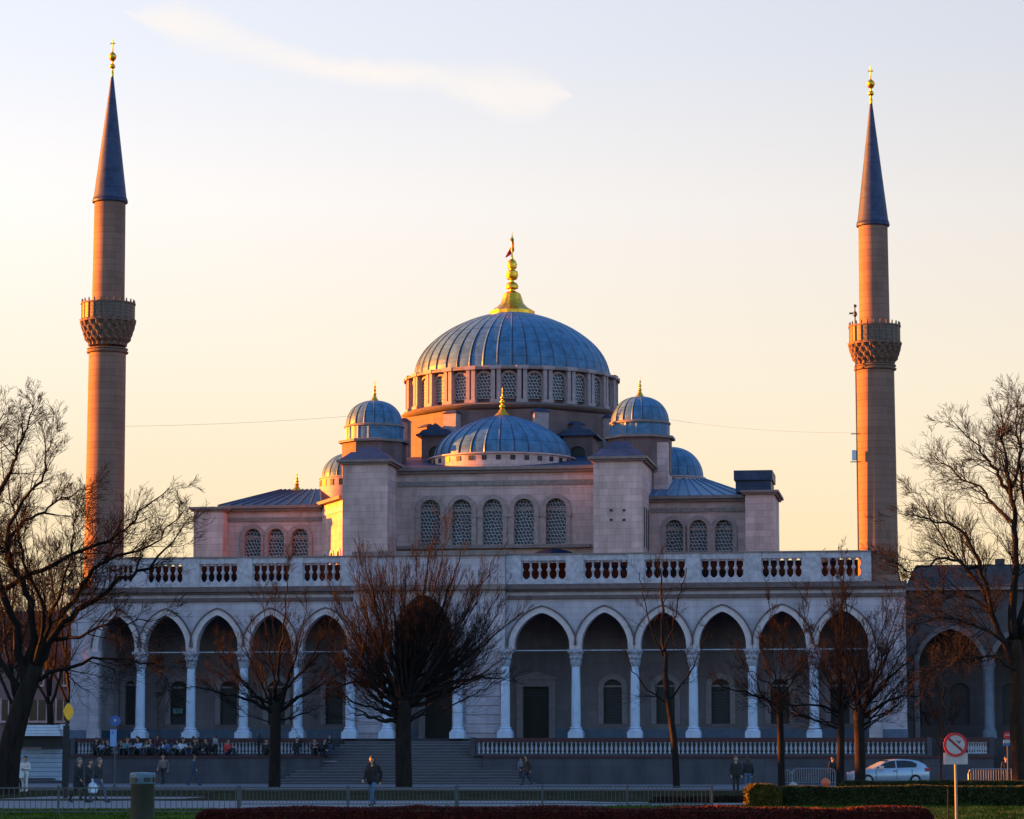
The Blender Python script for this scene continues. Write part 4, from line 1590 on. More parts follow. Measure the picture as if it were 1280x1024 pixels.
fan_tree(16, 152, 'narrow bare tree rising straight up over the metal crowd barrier', [(977, 984), (976, 930), (974, 868)], .22, .17, (974, 872),
         [(-82, 80), (-50, 95), (-25, 135), (0, 165), (25, 125), (50, 80), (75, 55)], 13, 15, 1.3, FAN, (BARK, TWIGD), 1.3,
         [[(972, 882), (940, 868), (915, 862), (890, 850)]])
fan_tree(17, 151, 'bare tree with straight leader, thinner of the close pair by the car', [(1050, 984), (1051, 930), (1051, 880)], .24, .19, (1051, 884),
         [(-84, 95), (-60, 110), (-35, 150), (-5, 190), (15, 180), (40, 90), (70, 50)], 17, 15, 1.4, FAN, (BARK, TWIGD), 1.3,
         [[(1047, 890), (1015, 880), (985, 882), (955, 875)], [(1051, 885), (1050, 800), (1052, 740), (1053, 690)]])
fan_tree(18, 147, 'stout bare tree with wide right limbs hiding the nose of the parked car', [(1075, 986), (1075, 940), (1073, 888)], .32, .27, (1073, 890),
         [(-40, 70), (-20, 150), (0, 185), (20, 175), (40, 135), (62, 105), (85, 90)], 18, 16, 1.5, FAN, (BARK, TWIGD), 1.3,
         [[(1076, 892), (1100, 862), (1122, 838), (1150, 812)], [(1076, 896), (1105, 880), (1130, 870), (1160, 872)]])
build_tree(19, 148, 'bare_shrub', 'small reddish bare sapling behind the prohibition sign', [(1176, 984), (1176, 955), (1175, 930)], .05, .04,
           [[(1175, 940), (1172, 905), (1165, 880)], [(1176, 940), (1190, 905), (1200, 880)], [(1175, 935), (1158, 900), (1150, 885)], [(1176, 930), (1180, 890), (1178, 865)]],
           dict(SPV, kids=(5, 4, 3)), (BARKR, TWIG), 16, 1.2, 1.2, lr=[.03, .03, .03, .03])
# background trees behind the big left one
for k, (u, vt, Y, lab) in enumerate(((18, 640, 168, 'bare brown tree in front of the beige house'), (62, 690, 178, 'shorter bare brown tree against the house corner'), (-22, 600, 160, 'bare brown tree cut by the left picture edge'), (88, 712, 185, 'slim bare tree standing between house and minaret'))):
    build_tree(30 + k, Y, 'bare_tree', lab, [(u, 975), (u + 2, 930), (u, 880)], .26, .2,
               [[(u, 885), (u - 5, 800), (u + 4, (800 + vt) / 2), (u, vt)], [(u, 885), (u - 25, 830), (u - 38, 780), (u - 45, vt + 60)], [(u, 885), (u + 24, 820), (u + 36, 770), (u + 42, vt + 55)],
                [(u, 870), (u - 12, 790), (u - 22, 730), (u - 24, vt + 25)], [(u, 870), (u + 12, 790), (u + 18, 740), (u + 22, vt + 20)]],
               SPV, (BARK, TWIG), 9, 2.0, 1.2)
build_tree(40, 226, 'bare_tree', 'distant bare treetop showing over the portico roof', [(1047, 968), (1047, 850), (1046, 760)], .22, .14,
           [[(1046, 770), (1046, 720), (1048, 682)], [(1046, 770), (1036, 730), (1030, 692)], [(1046, 765), (1058, 730), (1064, 694)]], SPS, (BARK, TWIGD), 8, 1.6)

# ================================================================== PEOPLE


def capsule(p0, p1, r0, r1, n=12):
    p0, p1 = Vector(p0), Vector(p1)
    d = p1 - p0
    L = d.length
    d = d.normalized() if L > 1e-6 else Vector((0, 0, 1))
    a = d.orthogonal().normalized()
    b = d.cross(a)
    rings = []
    for k in range(1, 4):
        t = pi / 2 * (1 - k / 3)
        rings.append((-sin(t) * r0, cos(t) * r0))
    for k in range(0, 3):
        t = pi / 2 * k / 3
        rings.append((L + sin(t) * r1, cos(t) * r1))
    vs = [p0 - d * r0]
    for h, r in rings:
        for j in range(n):
            t = 2 * pi * j / n
            vs.append(p0 + d * h + a * (r * cos(t)) + b * (r * sin(t)))
    vs.append(p0 + d * (L + r1))
    fs = [(0, 1 + (j + 1) % n, 1 + j) for j in range(n)]
    for k in range(len(rings) - 1):
        for j in range(n):
            q = (j + 1) % n
            fs.append((1 + k * n + j, 1 + k * n + q, 1 + (k + 1) * n + q, 1 + (k + 1) * n + j))
    e = len(vs) - 1
    o = 1 + (len(rings) - 1) * n
    fs += [(o + j, o + (j + 1) % n, e) for j in range(n)]
    return vs, fs


SLOTS = ['skin', 'top', 'bottom', 'shoe', 'eye']


def remeshed(name, caps, vox):
    mb_ = MB()
    for lab, p0, p1, r0, r1 in caps:
        if lab in ('eye',):
            continue
        mb_.add(*capsule(p0, p1, r0, r1))
    o = mb_.build(name, None)
    md_ = o.modifiers.new('r', 'REMESH')
    md_.mode = 'VOXEL'
    md_.voxel_size = vox
    sm_ = o.modifiers.new('s', 'SMOOTH')
    sm_.iterations = 2
    sm_.factor = .5
    dg = bpy.context.evaluated_depsgraph_get()
    me = bpy.data.meshes.new_from_object(o.evaluated_get(dg))
    me.name = name
    bpy.data.objects.remove(o)
    me.shade_smooth()
    return me


def body_mesh(name, caps, vox=.014):
    me = remeshed(name, caps, vox)
    n = len(me.polygons)
    cen = np.zeros(n * 3)
    me.polygons.foreach_get('center', cen)
    cen = cen.reshape(-1, 3)
    best = np.full(n, 1e9)
    idx = np.zeros(n, dtype=np.int32)
    for lab, p0, p1, r0, r1 in caps:
        p0, p1 = np.array(p0, float), np.array(p1, float)
        d = p1 - p0
        dd = max(d.dot(d), 1e-9)
        t = np.clip(((cen - p0) @ d) / dd, 0, 1)
        dist = np.linalg.norm(cen - (p0 + t[:, None] * d), axis=1) - (r0 + (r1 - r0) * t)
        if lab == 'eye':
            dist = np.where(dist < 0, -1, 1e9)
        w = dist < best
        best[w] = dist[w]
        idx[w] = SLOTS.index(lab)
    for s in SLOTS:
        me.materials.append(None)
    me.polygons.foreach_set('material_index', idx)
    return me


def head(caps, c, fwd=(0, -1, 0)):
    c = Vector(c)
    f = Vector(fwd).normalized()
    s = Vector((0, 0, 1)).cross(f).normalized()
    z = Vector((0, 0, 1))
    caps.append(('skin', c + z * .03 - f * .005, c + z * .035 - f * .02, .098, .1))
    caps.append(('skin', c - z * .04 + f * .012, c - z * .075 + f * .03, .075, .045))
    caps.append(('skin', c - z * .0 + f * .09, c - z * .035 + f * .108, .012, .018))
    for k in (-1, 1):
        caps.append(('skin', c + s * (.095 * k) + z * .01, c + s * (.1 * k) - z * .025, .018, .014))
        caps.append(('eye', c + s * (.036 * k) + f * .092 + z * .005, c + s * (.04 * k) + f * .092 + z * .005, .017, .017))
    caps.append(('eye', c + s * -.022 + f * .082 - z * .066, c + s * .022 + f * .082 - z * .066, .011, .011))


def hand(caps, w, d):
    """palm and five curled fingers at wrist w along direction d"""
    w, d = Vector(w), Vector(d).normalized()
    s = d.orthogonal().normalized()
    b = d.cross(s)
    caps.append(('skin', w, w + d * .075, .03, .037))
    for k, L in ((-1.5, .06), (-.5, .075), (.5, .07), (1.5, .055)):
        a = w + d * .09 + s * (.018 * k)
        m_ = a + d * L * .55
        caps.append(('skin', a, m_, .0115, .0105))
        caps.append(('skin', m_, m_ + d * L * .35 + b * L * .3, .0105, .009))
    t = w + d * .03 + s * .03
    caps.append(('skin', t, t + d * .045 + s * .03, .013, .011))


def limbset(caps, sh, el, wr, top='top', bulk=1.0):
    caps.append((top, sh, el, .062 * bulk, .05 * bulk))
    caps.append((top, el, wr, .05 * bulk, .04 * bulk))
    d = Vector(wr) - Vector(el)
    hand(caps, Vector(wr), d)


def leg(caps, hip, kn, an_, toe):
    caps.append(('bottom', hip, kn, .092, .062))
    caps.append(('bottom', kn, an_, .062, .046))
    caps.append(('shoe', Vector(an_) + Vector((0, .03, -.035)), toe, .044, .036))


def torso(caps, pel, chest, neck, hd_, bulk=1.0, coat=0.0):
    pel, chest, neck = Vector(pel), Vector(chest), Vector(neck)
    for k in (-1, 1):
        caps.append(('bottom', pel + Vector((.07 * k, 0, 0)), pel + Vector((.08 * k, 0, -.04)), .1, .1))
        caps.append(('top', pel + Vector((.06 * k, 0, .08)), chest + Vector((.085 * k, 0, 0)), .105 * bulk, .115 * bulk))
        caps.append(('top', chest + Vector((.07 * k, 0, .03)), chest + Vector((.16 * k, 0, .1)), .1 * bulk, .072 * bulk))
        if coat:
            caps.append(('top', pel + Vector((.07 * k, 0, .1)), pel + Vector((.09 * k, .0, -coat)), .12 * bulk, .125 * bulk))
    caps.append(('skin', neck - Vector((0, 0, .06)), neck + Vector((0, 0, .04)), .056, .052))
    head(caps, hd_)


def pose(kind, coat=0.0, bulk=1.0):
    c = []
    if kind == 'stand':
        torso(c, (0, 0, .93), (0, -.01, 1.27), (0, 0, 1.46), (0, -.02, 1.60), bulk, coat)
        for k in (-1, 1):
            leg(c, (.09 * k, 0, .9), (.1 * k, -.02, .49), (.1 * k, .02, .09), (.12 * k, -.15, .04))
            limbset(c, (.2 * k, 0, 1.38), (.26 * k, .03, 1.1), (.25 * k, -.06, .86), bulk=bulk)
    elif kind in ('walk', 'walk_bag'):
        torso(c, (0, 0, .92), (0, -.03, 1.26), (0, -.04, 1.45), (0, -.07, 1.59), bulk, coat)
        leg(c, (.09, 0, .9), (.1, -.22, .52), (.1, -.32, .11), (.11, -.47, .05))
        leg(c, (-.09, 0, .9), (-.1, .06, .49), (-.1, .3, .15), (-.1, .18, .05))
        limbset(c, (.2, 0, 1.37), (.25, .14, 1.12), (.24, .1, .86), bulk=bulk)
        limbset(c, (-.2, 0, 1.37), (-.25, -.08, 1.1), (-.23, -.26, .92), bulk=bulk)
    elif kind == 'fold':
        torso(c, (0, 0, .93), (0, -.01, 1.27), (0, 0, 1.46), (0, -.02, 1.60), bulk, coat)
        leg(c, (.09, 0, .9), (.1, -.04, .49), (.1, 0, .09), (.12, -.16, .04))
        leg(c, (-.09, 0, .9), (-.12, .02, .49), (-.14, .06, .09), (-.18, -.1, .04))
        for k in (-1, 1):
            limbset(c, (.2 * k, 0, 1.38), (.27 * k, -.08, 1.12), (.08 * k, -.24, 1.12), bulk=bulk)
    elif kind == 'sit':
        torso(c, (0, 0, .13), (0, -.03, .47), (0, -.04, .66), (0, -.07, .80), bulk, coat)
        for k in (-1, 1):
            leg(c, (.09 * k, -.02, .12), (.12 * k, -.38, .42), (.12 * k, -.52, .09), (.13 * k, -.68, .04))
            limbset(c, (.2 * k, -.02, .57), (.24 * k, -.2, .38), (.1 * k, -.4, .44), bulk=bulk)
    elif kind == 'crouch':
        torso(c, (0, .1, .36), (0, -.16, .62), (0, -.27, .78), (0, -.33, .9), bulk, coat)
        for k in (-1, 1):
            leg(c, (.1 * k, .1, .34), (.16 * k, -.24, .5), (.14 * k, -.06, .09), (.15 * k, -.22, .04))
            limbset(c, (.2 * k, -.22, .7), (.22 * k, -.4, .5), (.1 * k, -.52, .38), bulk=bulk)
    return c


def hair_caps(c, long_):
    c = Vector(c)
    h = [('skin', c + Vector((0, .02, .06)), c + Vector((0, .035, .03)), .108, .104), ('skin', c + Vector((0, .05, .02)), c + Vector((0, .06, -.05)), .085, .07)]
    if long_:
        h += [('skin', c + Vector((0, .07, 0)), c + Vector((0, .1, -.26)), .09, .07)]
        for k in (-1, 1):
            h += [('skin', c + Vector((.08 * k, .02, .03)), c + Vector((.1 * k, .03, -.2)), .045, .05)]
    return h


BODY, HAIR = {}, {}
HEADC = dict(stand=(0, -.02, 1.6), fold=(0, -.02, 1.6), walk=(0, -.07, 1.59), sit=(0, -.07, .8), crouch=(0, -.33, .9))
CLOTH = {}


def cloth(c):
    key = tuple(c)
    if key not in CLOTH:
        CLOTH[key] = plain('clothing_%d' % len(CLOTH), c, .85, var=.18, scale=6, bump=.15)
    return CLOTH[key]


SKIN = plain('skin', (.36, .19, .13), .55, var=.06)
HAIRM = plain('dark_hair', (.012, .009, .008), .6, var=.3, scale=20)
HAIRG = plain('grey_hair', (.085, .075, .07), .7, var=.2, scale=20)
EYE = plain('dark_eye', (.02, .01, .01), .4)
SHOE = plain('dark_shoe', (.012, .011, .011), .6)
SHOEW = plain('pale_shoe', (.4, .38, .36), .6)


def person(label, loc, h, kind, top, bottom, rz=0.0, coat=0.0, bulk=1.0, long_=False, group=None, hair=None, shoe=None, hood=None):
    key = (kind, coat, bulk)
    if key not in BODY:
        BODY[key] = body_mesh('person', pose(kind, coat, bulk))
    hk = (kind, long_)
    if hk not in HAIR:
        HAIR[hk] = remeshed('hair', hair_caps(HEADC[kind], long_), .016)
    full = dict(stand=1.74, fold=1.74, walk=1.73, sit=.94, crouch=1.04)[kind]
    o = bpy.data.objects.new('person', BODY[key])
    COL.objects.link(o)
    o.location = loc
    o.rotation_euler = (0, 0, rz)
    s = h / full
    o.scale = (s, s, s)
    tag(o, label, 'person', group)
    for i, m in enumerate((SKIN, cloth(top), cloth(bottom), shoe or SHOE, EYE)):
        o.material_slots[i].link = 'OBJECT'
        o.material_slots[i].material = m
    hm = bpy.data.objects.new('hair', HAIR[hk])
    COL.objects.link(hm)
    if not HAIR[hk].materials:
        HAIR[hk].materials.append(HAIRM)
    hm.parent = o
    hm.material_slots[0].link = 'OBJECT'
    hm.material_slots[0].material = hood or hair or HAIRM
    return o


BLK, NAVY, JEAN, WHT = (.012, .012, .014), (.02, .025, .05), (.04, .07, .14), (.42, .42, .46)


def on_ground(u, v):
    return G(u, v, 0.06 if v < 987 else 0.01)


g = on_ground
person('person in white clothes carrying a pale bag at the shelter', g(31, 990), 1.72, 'fold', (.5, .46, .47), (.5, .47, .48), radians(-15), shoe=SHOEW)
person('person in long black coat leading the walking trio', g(97, 1004), 1.68, 'walk', BLK, BLK, radians(62), coat=.25, bulk=1.15, hair=HAIRG)
person('person in black, half hidden in the middle of the walking trio', g(110, 1001), 1.62, 'walk', BLK, (.02, .02, .022), radians(70), coat=.1)
person('person in dark jacket and jeans with a plastic bag, last of the walking trio', g(122, 1004), 1.68, 'walk', (.014, .014, .018), (.06, .075, .13), radians(66), bulk=1.12, hair=HAIRG)
person('person in grey top and dark trousers walking below the seated crowd', g(204, 981), 1.74, 'walk', (.15, .12, .11), BLK, radians(-20))
person('person in blue denim walking along the wall behind the bin', g(241, 982), 1.72, 'walk', (.03, .045, .085), (.03, .05, .1), radians(75))
person('long haired person in dark jacket and blue jeans striding past the railing', G(466, 1008, .02), 1.74, 'walk', (.012, .008, .009), (.05, .10, .19), radians(-25), long_=True, bulk=1.2, coat=.02)
person('person in brown coat walking at the lower end of the stairs', G(659, 981.8, .06), 1.70, 'walk', (.045, .025, .02), (.02, .02, .03), radians(-70), coat=.12, bulk=1.1)
person('child in pale jacket standing on the steps next to a brown coat', L2W(X(651, 975, -5.2), -5.3, .45), 1.15, 'stand', (.12, .13, .16), NAVY, radians(40))
person('person in black jacket and light scarf standing at the golden bush', g(920, 992), 1.72, 'stand', (.014, .012, .014), BLK, radians(15), bulk=1.15, coat=.05, hair=plain('reddish_hair', (.12, .04, .03), .7))
person('long haired person in black jacket and jeans beside the golden bush', g(935, 991), 1.68, 'stand', BLK, (.05, .10, .17), radians(-160), long_=True, bulk=1.15)
person('person crouching in dark clothes on the pavement by the retaining wall', g(900, 980), .92, 'crouch', (.016, .014, .018), BLK, radians(-80))
person('person in black jacket behind the parked car', g(1151, 979), 1.7, 'stand', BLK, BLK, radians(20))
person('person in dark clothes under the round red sign', g(1258, 983), 1.62, 'stand', BLK, BLK, radians(10), coat=.15)
person('person in dark coat standing half behind the pavement tree trunk', g(1041, 981), 1.6, 'stand', BLK, BLK, radians(30))


def stair_pt(u, v):
    best = None
    for i in range(1, NST):
        y = -.8 - .33 * i + .15
        x, z = M(u, v, y)
        e = abs(z - (Z_FL - .172 * i - .005))
        if best is None or e < best[0]:
            best = (e, x, y, Z_FL - .172 * i - .005)
    return L2W(best[1], best[2], best[3])


person('person in black standing on the steps, lowest of those on the stairs', stair_pt(371, 955), 1.62, 'stand', BLK, (.015, .018, .03), radians(10))
person('person in dark coat and scarf sitting at the stair head', L2W(X(393, 946, -3.7), -3.7, LEDGE + .005), 1.02, 'sit', (.025, .012, .016), BLK, radians(10))
person('person in black jacket leaning forward on the stairs beside the white sheet', L2W(X(402, 946, -3.7), -3.7, LEDGE + .005), 1.0, 'crouch', BLK, NAVY, radians(40))
person('person in black jacket and blue jeans standing at the top of the steps', L2W(X(412, 946, -3.7), -3.7, LEDGE + .005), 1.25, 'fold', BLK, (.03, .05, .12), radians(-10), bulk=1.1)
tp = stair_pt(408, 952)
tag(MB().prism_xy([(-.6, -.15), (.6, -.12), (.62, .15), (-.55, .12)], 0, .03, [(-.58, -.14), (.58, -.11), (.6, .14), (-.53, .11)]).build('paper_sheet', SIGNW, loc=tuple(tp + Vector((0, 0, .01)))), 'crumpled white sheet lying on the stairs', 'sheet')

# people seated along the wall top
ORDW = ['first', 'second', 'third', 'fourth', 'fifth', 'sixth', 'seventh', 'eighth', 'ninth', 'tenth', 'eleventh', 'twelfth', 'thirteenth', 'fourteenth', 'fifteenth', 'sixteenth', 'seventeenth', 'eighteenth', 'nineteenth', 'twentieth', 'twenty-first', 'twenty-second', 'twenty-third', 'twenty-fourth']
ctab = [('black', BLK), ('pale blue', (.16, .22, .38)), ('black', BLK), ('black', BLK), ('teal', (.05, .13, .17)), ('dark brown', (.03, .018, .015)), ('pale blue', (.22, .27, .40)), ('light grey', (.28, .28, .32)), ('navy', NAVY),
        ('dark red', (.09, .02, .03)), ('white', (.42, .42, .48)), ('blue', (.06, .1, .26)), ('pale blue', (.2, .25, .38)), ('white', (.4, .4, .44)), ('black', BLK), ('black', BLK), ('black', BLK), ('black', BLK), ('grey', (.2, .2, .24)), ('red', (.42, .03, .035)), ('black', BLK), ('black', BLK)]
us = [119, 127, 135, 151, 158, 169, 173, 184, 188, 194, 204, 209, 222, 227, 240, 244, 248, 262, 268, 283, 322, 331]
rr_ = random.Random(5)
for k, (u, (cn_, cc_)) in enumerate(zip(us, ctab)):
    yy = YF + .55 + rr_.uniform(-.05, .1)
    x_ = X(u, 940, yy)
    if k in (5, 9, 14, 18, 20):
        person('person in %s top standing among the seated crowd, %s along from the yellow sign' % (cn_, ORDW[k]), L2W(x_, yy + .3, LEDGE + .01), rr_.uniform(1.15, 1.35), rr_.choice(['fold', 'stand']), cc_,
               rr_.choice([BLK, NAVY]), -A + rr_.uniform(-2.5, 2.5), long_=rr_.random() < .4, bulk=1.15, group='people seated along the wall')
        continue
    person('person in %s top seated on the wall ledge, %s along from the yellow sign' % (cn_, ORDW[k]), L2W(x_, yy + .1, LEDGE + .01), rr_.uniform(.92, 1.12), rr_.choice(['sit', 'sit', 'sit', 'crouch']), cc_,
           rr_.choice([BLK, NAVY, (.03, .04, .07), (.02, .02, .02)]), -A + rr_.uniform(-1.3, 1.3), long_=rr_.random() < .4, bulk=1.1, group='people seated along the wall')

# bags
bg = MB().lathe([(.06, 0), (.16, .04), (.19, .2), (.15, .36), (.05, .42), (.03, .55)], 12, mod=lambda i, a, z: 1 + .1 * sin(3 * a + 7 * z))
o = bg.build('plastic_bag', WHITEP, smooth=True, loc=tuple(g(116, 1004) + Vector((0, -.1, .35))))
tag(o, 'pale plastic bag held between the walking trio', 'bag')
o = MB().lathe([(.06, 0), (.2, .05), (.22, .25), (.14, .42), (.05, .5)], 12, mod=lambda i, a, z: 1 + .1 * sin(3 * a + 5 * z)).build('shoulder_bag', WHITEP, smooth=True, loc=tuple(g(27, 990) + Vector((-.1, -.15, .62))))
tag(o, 'pale bag carried by the person in white', 'bag')

# ================================================================== CAR
cg = G(1112, 980, .06)
cg = Vector((At(1110, 970, 158).x, 158, .06))
car = thing('parked_car', 'silver blue hatchback parked in front of the retaining wall', 'car', cg, radians(8))


def loft(mb_, st_):
    n = len(st_[0])
    vs = [p for s in st_ for p in s]
    fs = []
    for i in range(len(st_) - 1):
        for j in range(n):
            q = (j + 1) % n
            fs.append((i * n + j, i * n + q, (i + 1) * n + q, (i + 1) * n + j))
    fs.append(tuple(range(n)))
    fs.append(tuple(range((len(st_) - 1) * n, len(st_) * n)))
    mb_.add(vs, fs)
    return mb_


def sec(x, w, z0, zs, zt, crown=.03):
    return [(x, -w * .9, z0), (x, -w, z0 + .15), (x, -w * 1.01, (z0 + zs) / 2 + .05), (x, -w * .98, zs - .06), (x, -w * .9, zt), (x, 0, zt + crown), (x, w * .9, zt), (x, w * .98, zs - .06), (x, w * 1.01, (z0 + zs) / 2 + .05), (x, w, z0 + .15), (x, w * .9, z0)]


S = [(-2.2, .55, .35, .6, .62), (-2.12, .72, .24, .68, .72), (-1.9, .82, .2, .74, .80), (-1.5, .87, .2, .82, .9), (-1.0, .89, .2, .9, .97), (-.2, .9, .2, .93, .98), (.8, .9, .2, .96, 1.0), (1.5, .89, .22, 1.0, 1.03), (1.95, .86, .26, 1.02, 1.05), (2.12, .8, .3, .98, 1.0), (2.18, .7, .4, .85, .88)]
body = loft(MB(), [sec(*s) for s in S]).build('body', CARP, car, smooth=True)


def rsec(x, wb, wt, zb_, zt):
    return [(x, -wb, zb_), (x, -wt, zt - .05), (x, -wt * .85, zt), (x, wt * .85, zt), (x, wt, zt - .05), (x, wb, zb_)]


RS = [(-1.05, .8, .78, .95, .98), (-.45, .8, .66, .96, 1.3), (-.1, .8, .63, .96, 1.43), (.5, .8, .63, .97, 1.49), (1.1, .79, .62, .98, 1.46), (1.6, .77, .6, 1.0, 1.38), (1.98, .72, .6, 1.02, 1.2), (2.08, .7, .62, 1.02, 1.06)]
loft(MB(), [rsec(*s) for s in RS]).build('roof', CARP, car, smooth=True)


def side_glass(poly, nm='side_window'):
    for sgn in (-1, 1):
        mb_ = MB()
        vs = []
        for dy in (.012, -.02):
            for x, z in poly:
                t = (z - .96) / (1.44 - .96)
                w = .8 + (.64 - .8) * max(0, t)
                vs.append((x, sgn * (w + dy), z))
        n = len(poly)
        mb_.add(vs, [tuple(range(n)), tuple(range(2 * n - 1, n - 1, -1))] + [(i, (i + 1) % n, (i + 1) % n + n, i + n) for i in range(n)])
        mb_.build(nm, GLASSD, car)


side_glass([(-.85, 1.0), (-.35, 1.28), (-.02, 1.38), (.22, 1.4), (.22, 1.0)])
side_glass([(.3, 1.0), (.3, 1.41), (.8, 1.41), (1.2, 1.36), (1.45, 1.22), (1.4, 1.05)])
ws = MB()
ws.add([(-1.0, -.7, 1.0), (-1.0, .7, 1.0), (-.15, .58, 1.43), (-.15, -.58, 1.43), (-.95, -.7, .98), (-.95, .7, .98), (-.1, .58, 1.40), (-.1, -.58, 1.40)], [(0, 1, 2, 3), (7, 6, 5, 4), (0, 4, 5, 1), (1, 5, 6, 2), (2, 6, 7, 3), (3, 7, 4, 0)])
ws.build('windscreen', GLASSD, car)
rw_ = MB()
rw_.add([(1.68, -.52, 1.37), (1.68, .52, 1.37), (2.06, .56, 1.12), (2.06, -.56, 1.12), (1.6, -.52, 1.33), (1.6, .52, 1.33), (1.98, .56, 1.08), (1.98, -.56, 1.08)], [(0, 1, 2, 3), (7, 6, 5, 4), (0, 4, 5, 1), (1, 5, 6, 2), (2, 6, 7, 3), (3, 7, 4, 0)])
rw_.build('rear_window', GLASSD, car)
for sgn in (-1, 1):
    MB().box(1.86, 2.17, sgn * .76 - .12, sgn * .76 + .12, .82, 1.0).build('taillight', REDL, car)
    MB().box(-2.14, -1.92, sgn * .66 - .14, sgn * .66 + .14, .62, .76).build('headlight', CLEARL, car)
    mb_ = MB().box(-.72, -.52, sgn * .98 - .1, sgn * .98 + .1, .98, 1.12)
    mb_.build('wing_mirror', CARP, car)
    MB().box(.05, .2, sgn * .915 - .015, sgn * .915 + .015, .82, .86).build('door_handle', METAL, car)
    for x in (-1.38, 1.3):
        w_ = MB()
        w_.lathe([(.2, -.1), (.31, -.1), (.33, -.06), (.33, .06), (.31, .1), (.2, .1)], 24)
        o = w_.build('wheel', TYRE, car, smooth=True)
        o.rotation_euler = (pi / 2, 0, 0)
        o.location = (x, sgn * .82, .33)
        rm = MB().lathe([(.19, -.07), (.2, .105), (.05, .12)], 20).build('rim', GALV, o, smooth=True)
bpy.data.objects  # keep
for sgn in (-1, 1):
    for x in (-.92, .26, 1.12):
        MB().box(x - .012, x + .012, sgn * .9 - .012, sgn * .9 + .016, .36, .93).build('door_seam', DKMET, car)
    MB().box(-1.0, 1.0, sgn * .9 - .02, sgn * .9 + .012, .22, .31).build('sill', DKMET, car)
MB().box(2.1, 2.2, -.26, .26, .55, .66).build('number_plate', SIGNW, car)

# ================================================================== STREET FURNITURE
# white shelter
sp0, sp1 = G(20, 985), G(75, 985)
Ys = 150
xs0, xs1 = At(20, 950, Ys).x, At(75, 950, Ys).x
sh = thing('bus_shelter', 'white roofed shelter with slatted panel beside the big tree trunk', 'shelter', ((xs0 + xs1) / 2, Ys, 0))
hw_ = (xs1 - xs0) / 2


def zs_(v):
    return At(50, v, Ys).z


rfm = MB()
for k in range(4):
    z0 = zs_(920) + (zs_(906) - zs_(920)) * k / 4
    rfm.box(-hw_ + .03 * k, hw_ - .02 * k, -.2 + .08 * k, 2.2, z0, z0 + .13)
rfm.build('roof', WHITEP, sh)
MB().box(-hw_, hw_, 0.3, 2.0, zs_(934), zs_(920)).build('fascia', DKMET, sh)
sm2 = MB()
for k in range(7):
    z0 = zs_(976) + (zs_(936) - zs_(976)) * k / 7
    sm2.box(-hw_ + .05, hw_ - .08, 1.2 - .015 * k, 1.3, z0, z0 + (zs_(936) - zs_(976)) / 7 - .025)
sm2.build('slat_panel', SHELG, sh)
for x in (-hw_ + .04, hw_ - .04):
    MB().box(x - .05, x + .05, 1.3, 1.42, 0.05, zs_(934)).build('post', DKMET, sh)
MB().box(-hw_ + .3, hw_ - .4, .8, 1.15, .5, .56).build('bench', DKMET, sh)
lb = MB().box(-.22, .22, -.2, .2, 0, .28)
o = lb.build('lamp_box', WHITEP, sh)
o.location = (hw_ + .22, 0, zs_(912))
# yellow sign post
def post_base(u, Y):
    p = At(u, 980, Y)
    return Vector((p.x, Y, 0))


Y1 = 118
ys = thing('sign_post', 'dark post carrying an edge-on yellow diamond sign', 'sign', post_base(82, Y1))
MB().lathe([(.09, 0), (.075, At(82, 905, Y1).z), (.06, At(82, 878, Y1).z)], 10).build('post', DKMET, ys)
MB().box(-.13, .11, -.1, .1, .4, At(82, 907, Y1).z).build('control_box', DKMET, ys)
zc1 = At(84, 890, Y1).z
yd = MB()
pr = []
for i in range(16):
    a = 2 * pi * i / 16
    q = 1 / (abs(cos(a)) ** 1.3 + abs(sin(a)) ** 1.3) ** (1 / 1.3)
    pr.append((.36 * q * cos(a), .36 * q * sin(a)))
yd.prism_xz(pr, -.015, .015)
o = yd.build('yellow_plate', SIGNY, ys)
o.location = (.08, -.1, zc1)
o.rotation_euler = (0, 0, radians(63))
# blue sign post
Y2 = 145
bs_ = thing('sign_post', 'blue bus stop sign post with a pale vertical panel', 'sign', post_base(143, Y2))
MB().lathe([(.42, 0), (.4, .06), (.12, .2), (.05, .3), (.045, At(143, 896, Y2).z)], 12).build('post', METAL, bs_)
zz_ = At(142, 901, Y2).z
bd = MB()
bd.prism_xz([(.27 * cos(2 * pi * i / 24), .27 * sin(2 * pi * i / 24)) for i in range(24)], -.1, -.06)
o = bd.build('round_plate', SIGNB, bs_)
o.location = (0, 0, zz_)
MB().box(-.06, .06, -.115, -.102, zz_ - .05, zz_ + .08).build('white_symbol', SIGNW, bs_)
zp0, zp1 = At(140, 933, Y2).z, At(140, 912, Y2).z
o = MB().box(-.24, .08, -.11, -.06, zp0, zp1).build('pale_panel', plain('panel_blue', (.16, .27, .55), .4, var=.12), bs_)
MB().box(-.14, -.06, -.122, -.112, zp1 - .2, zp1 - .1).build('panel_mark', SIGNB, o)
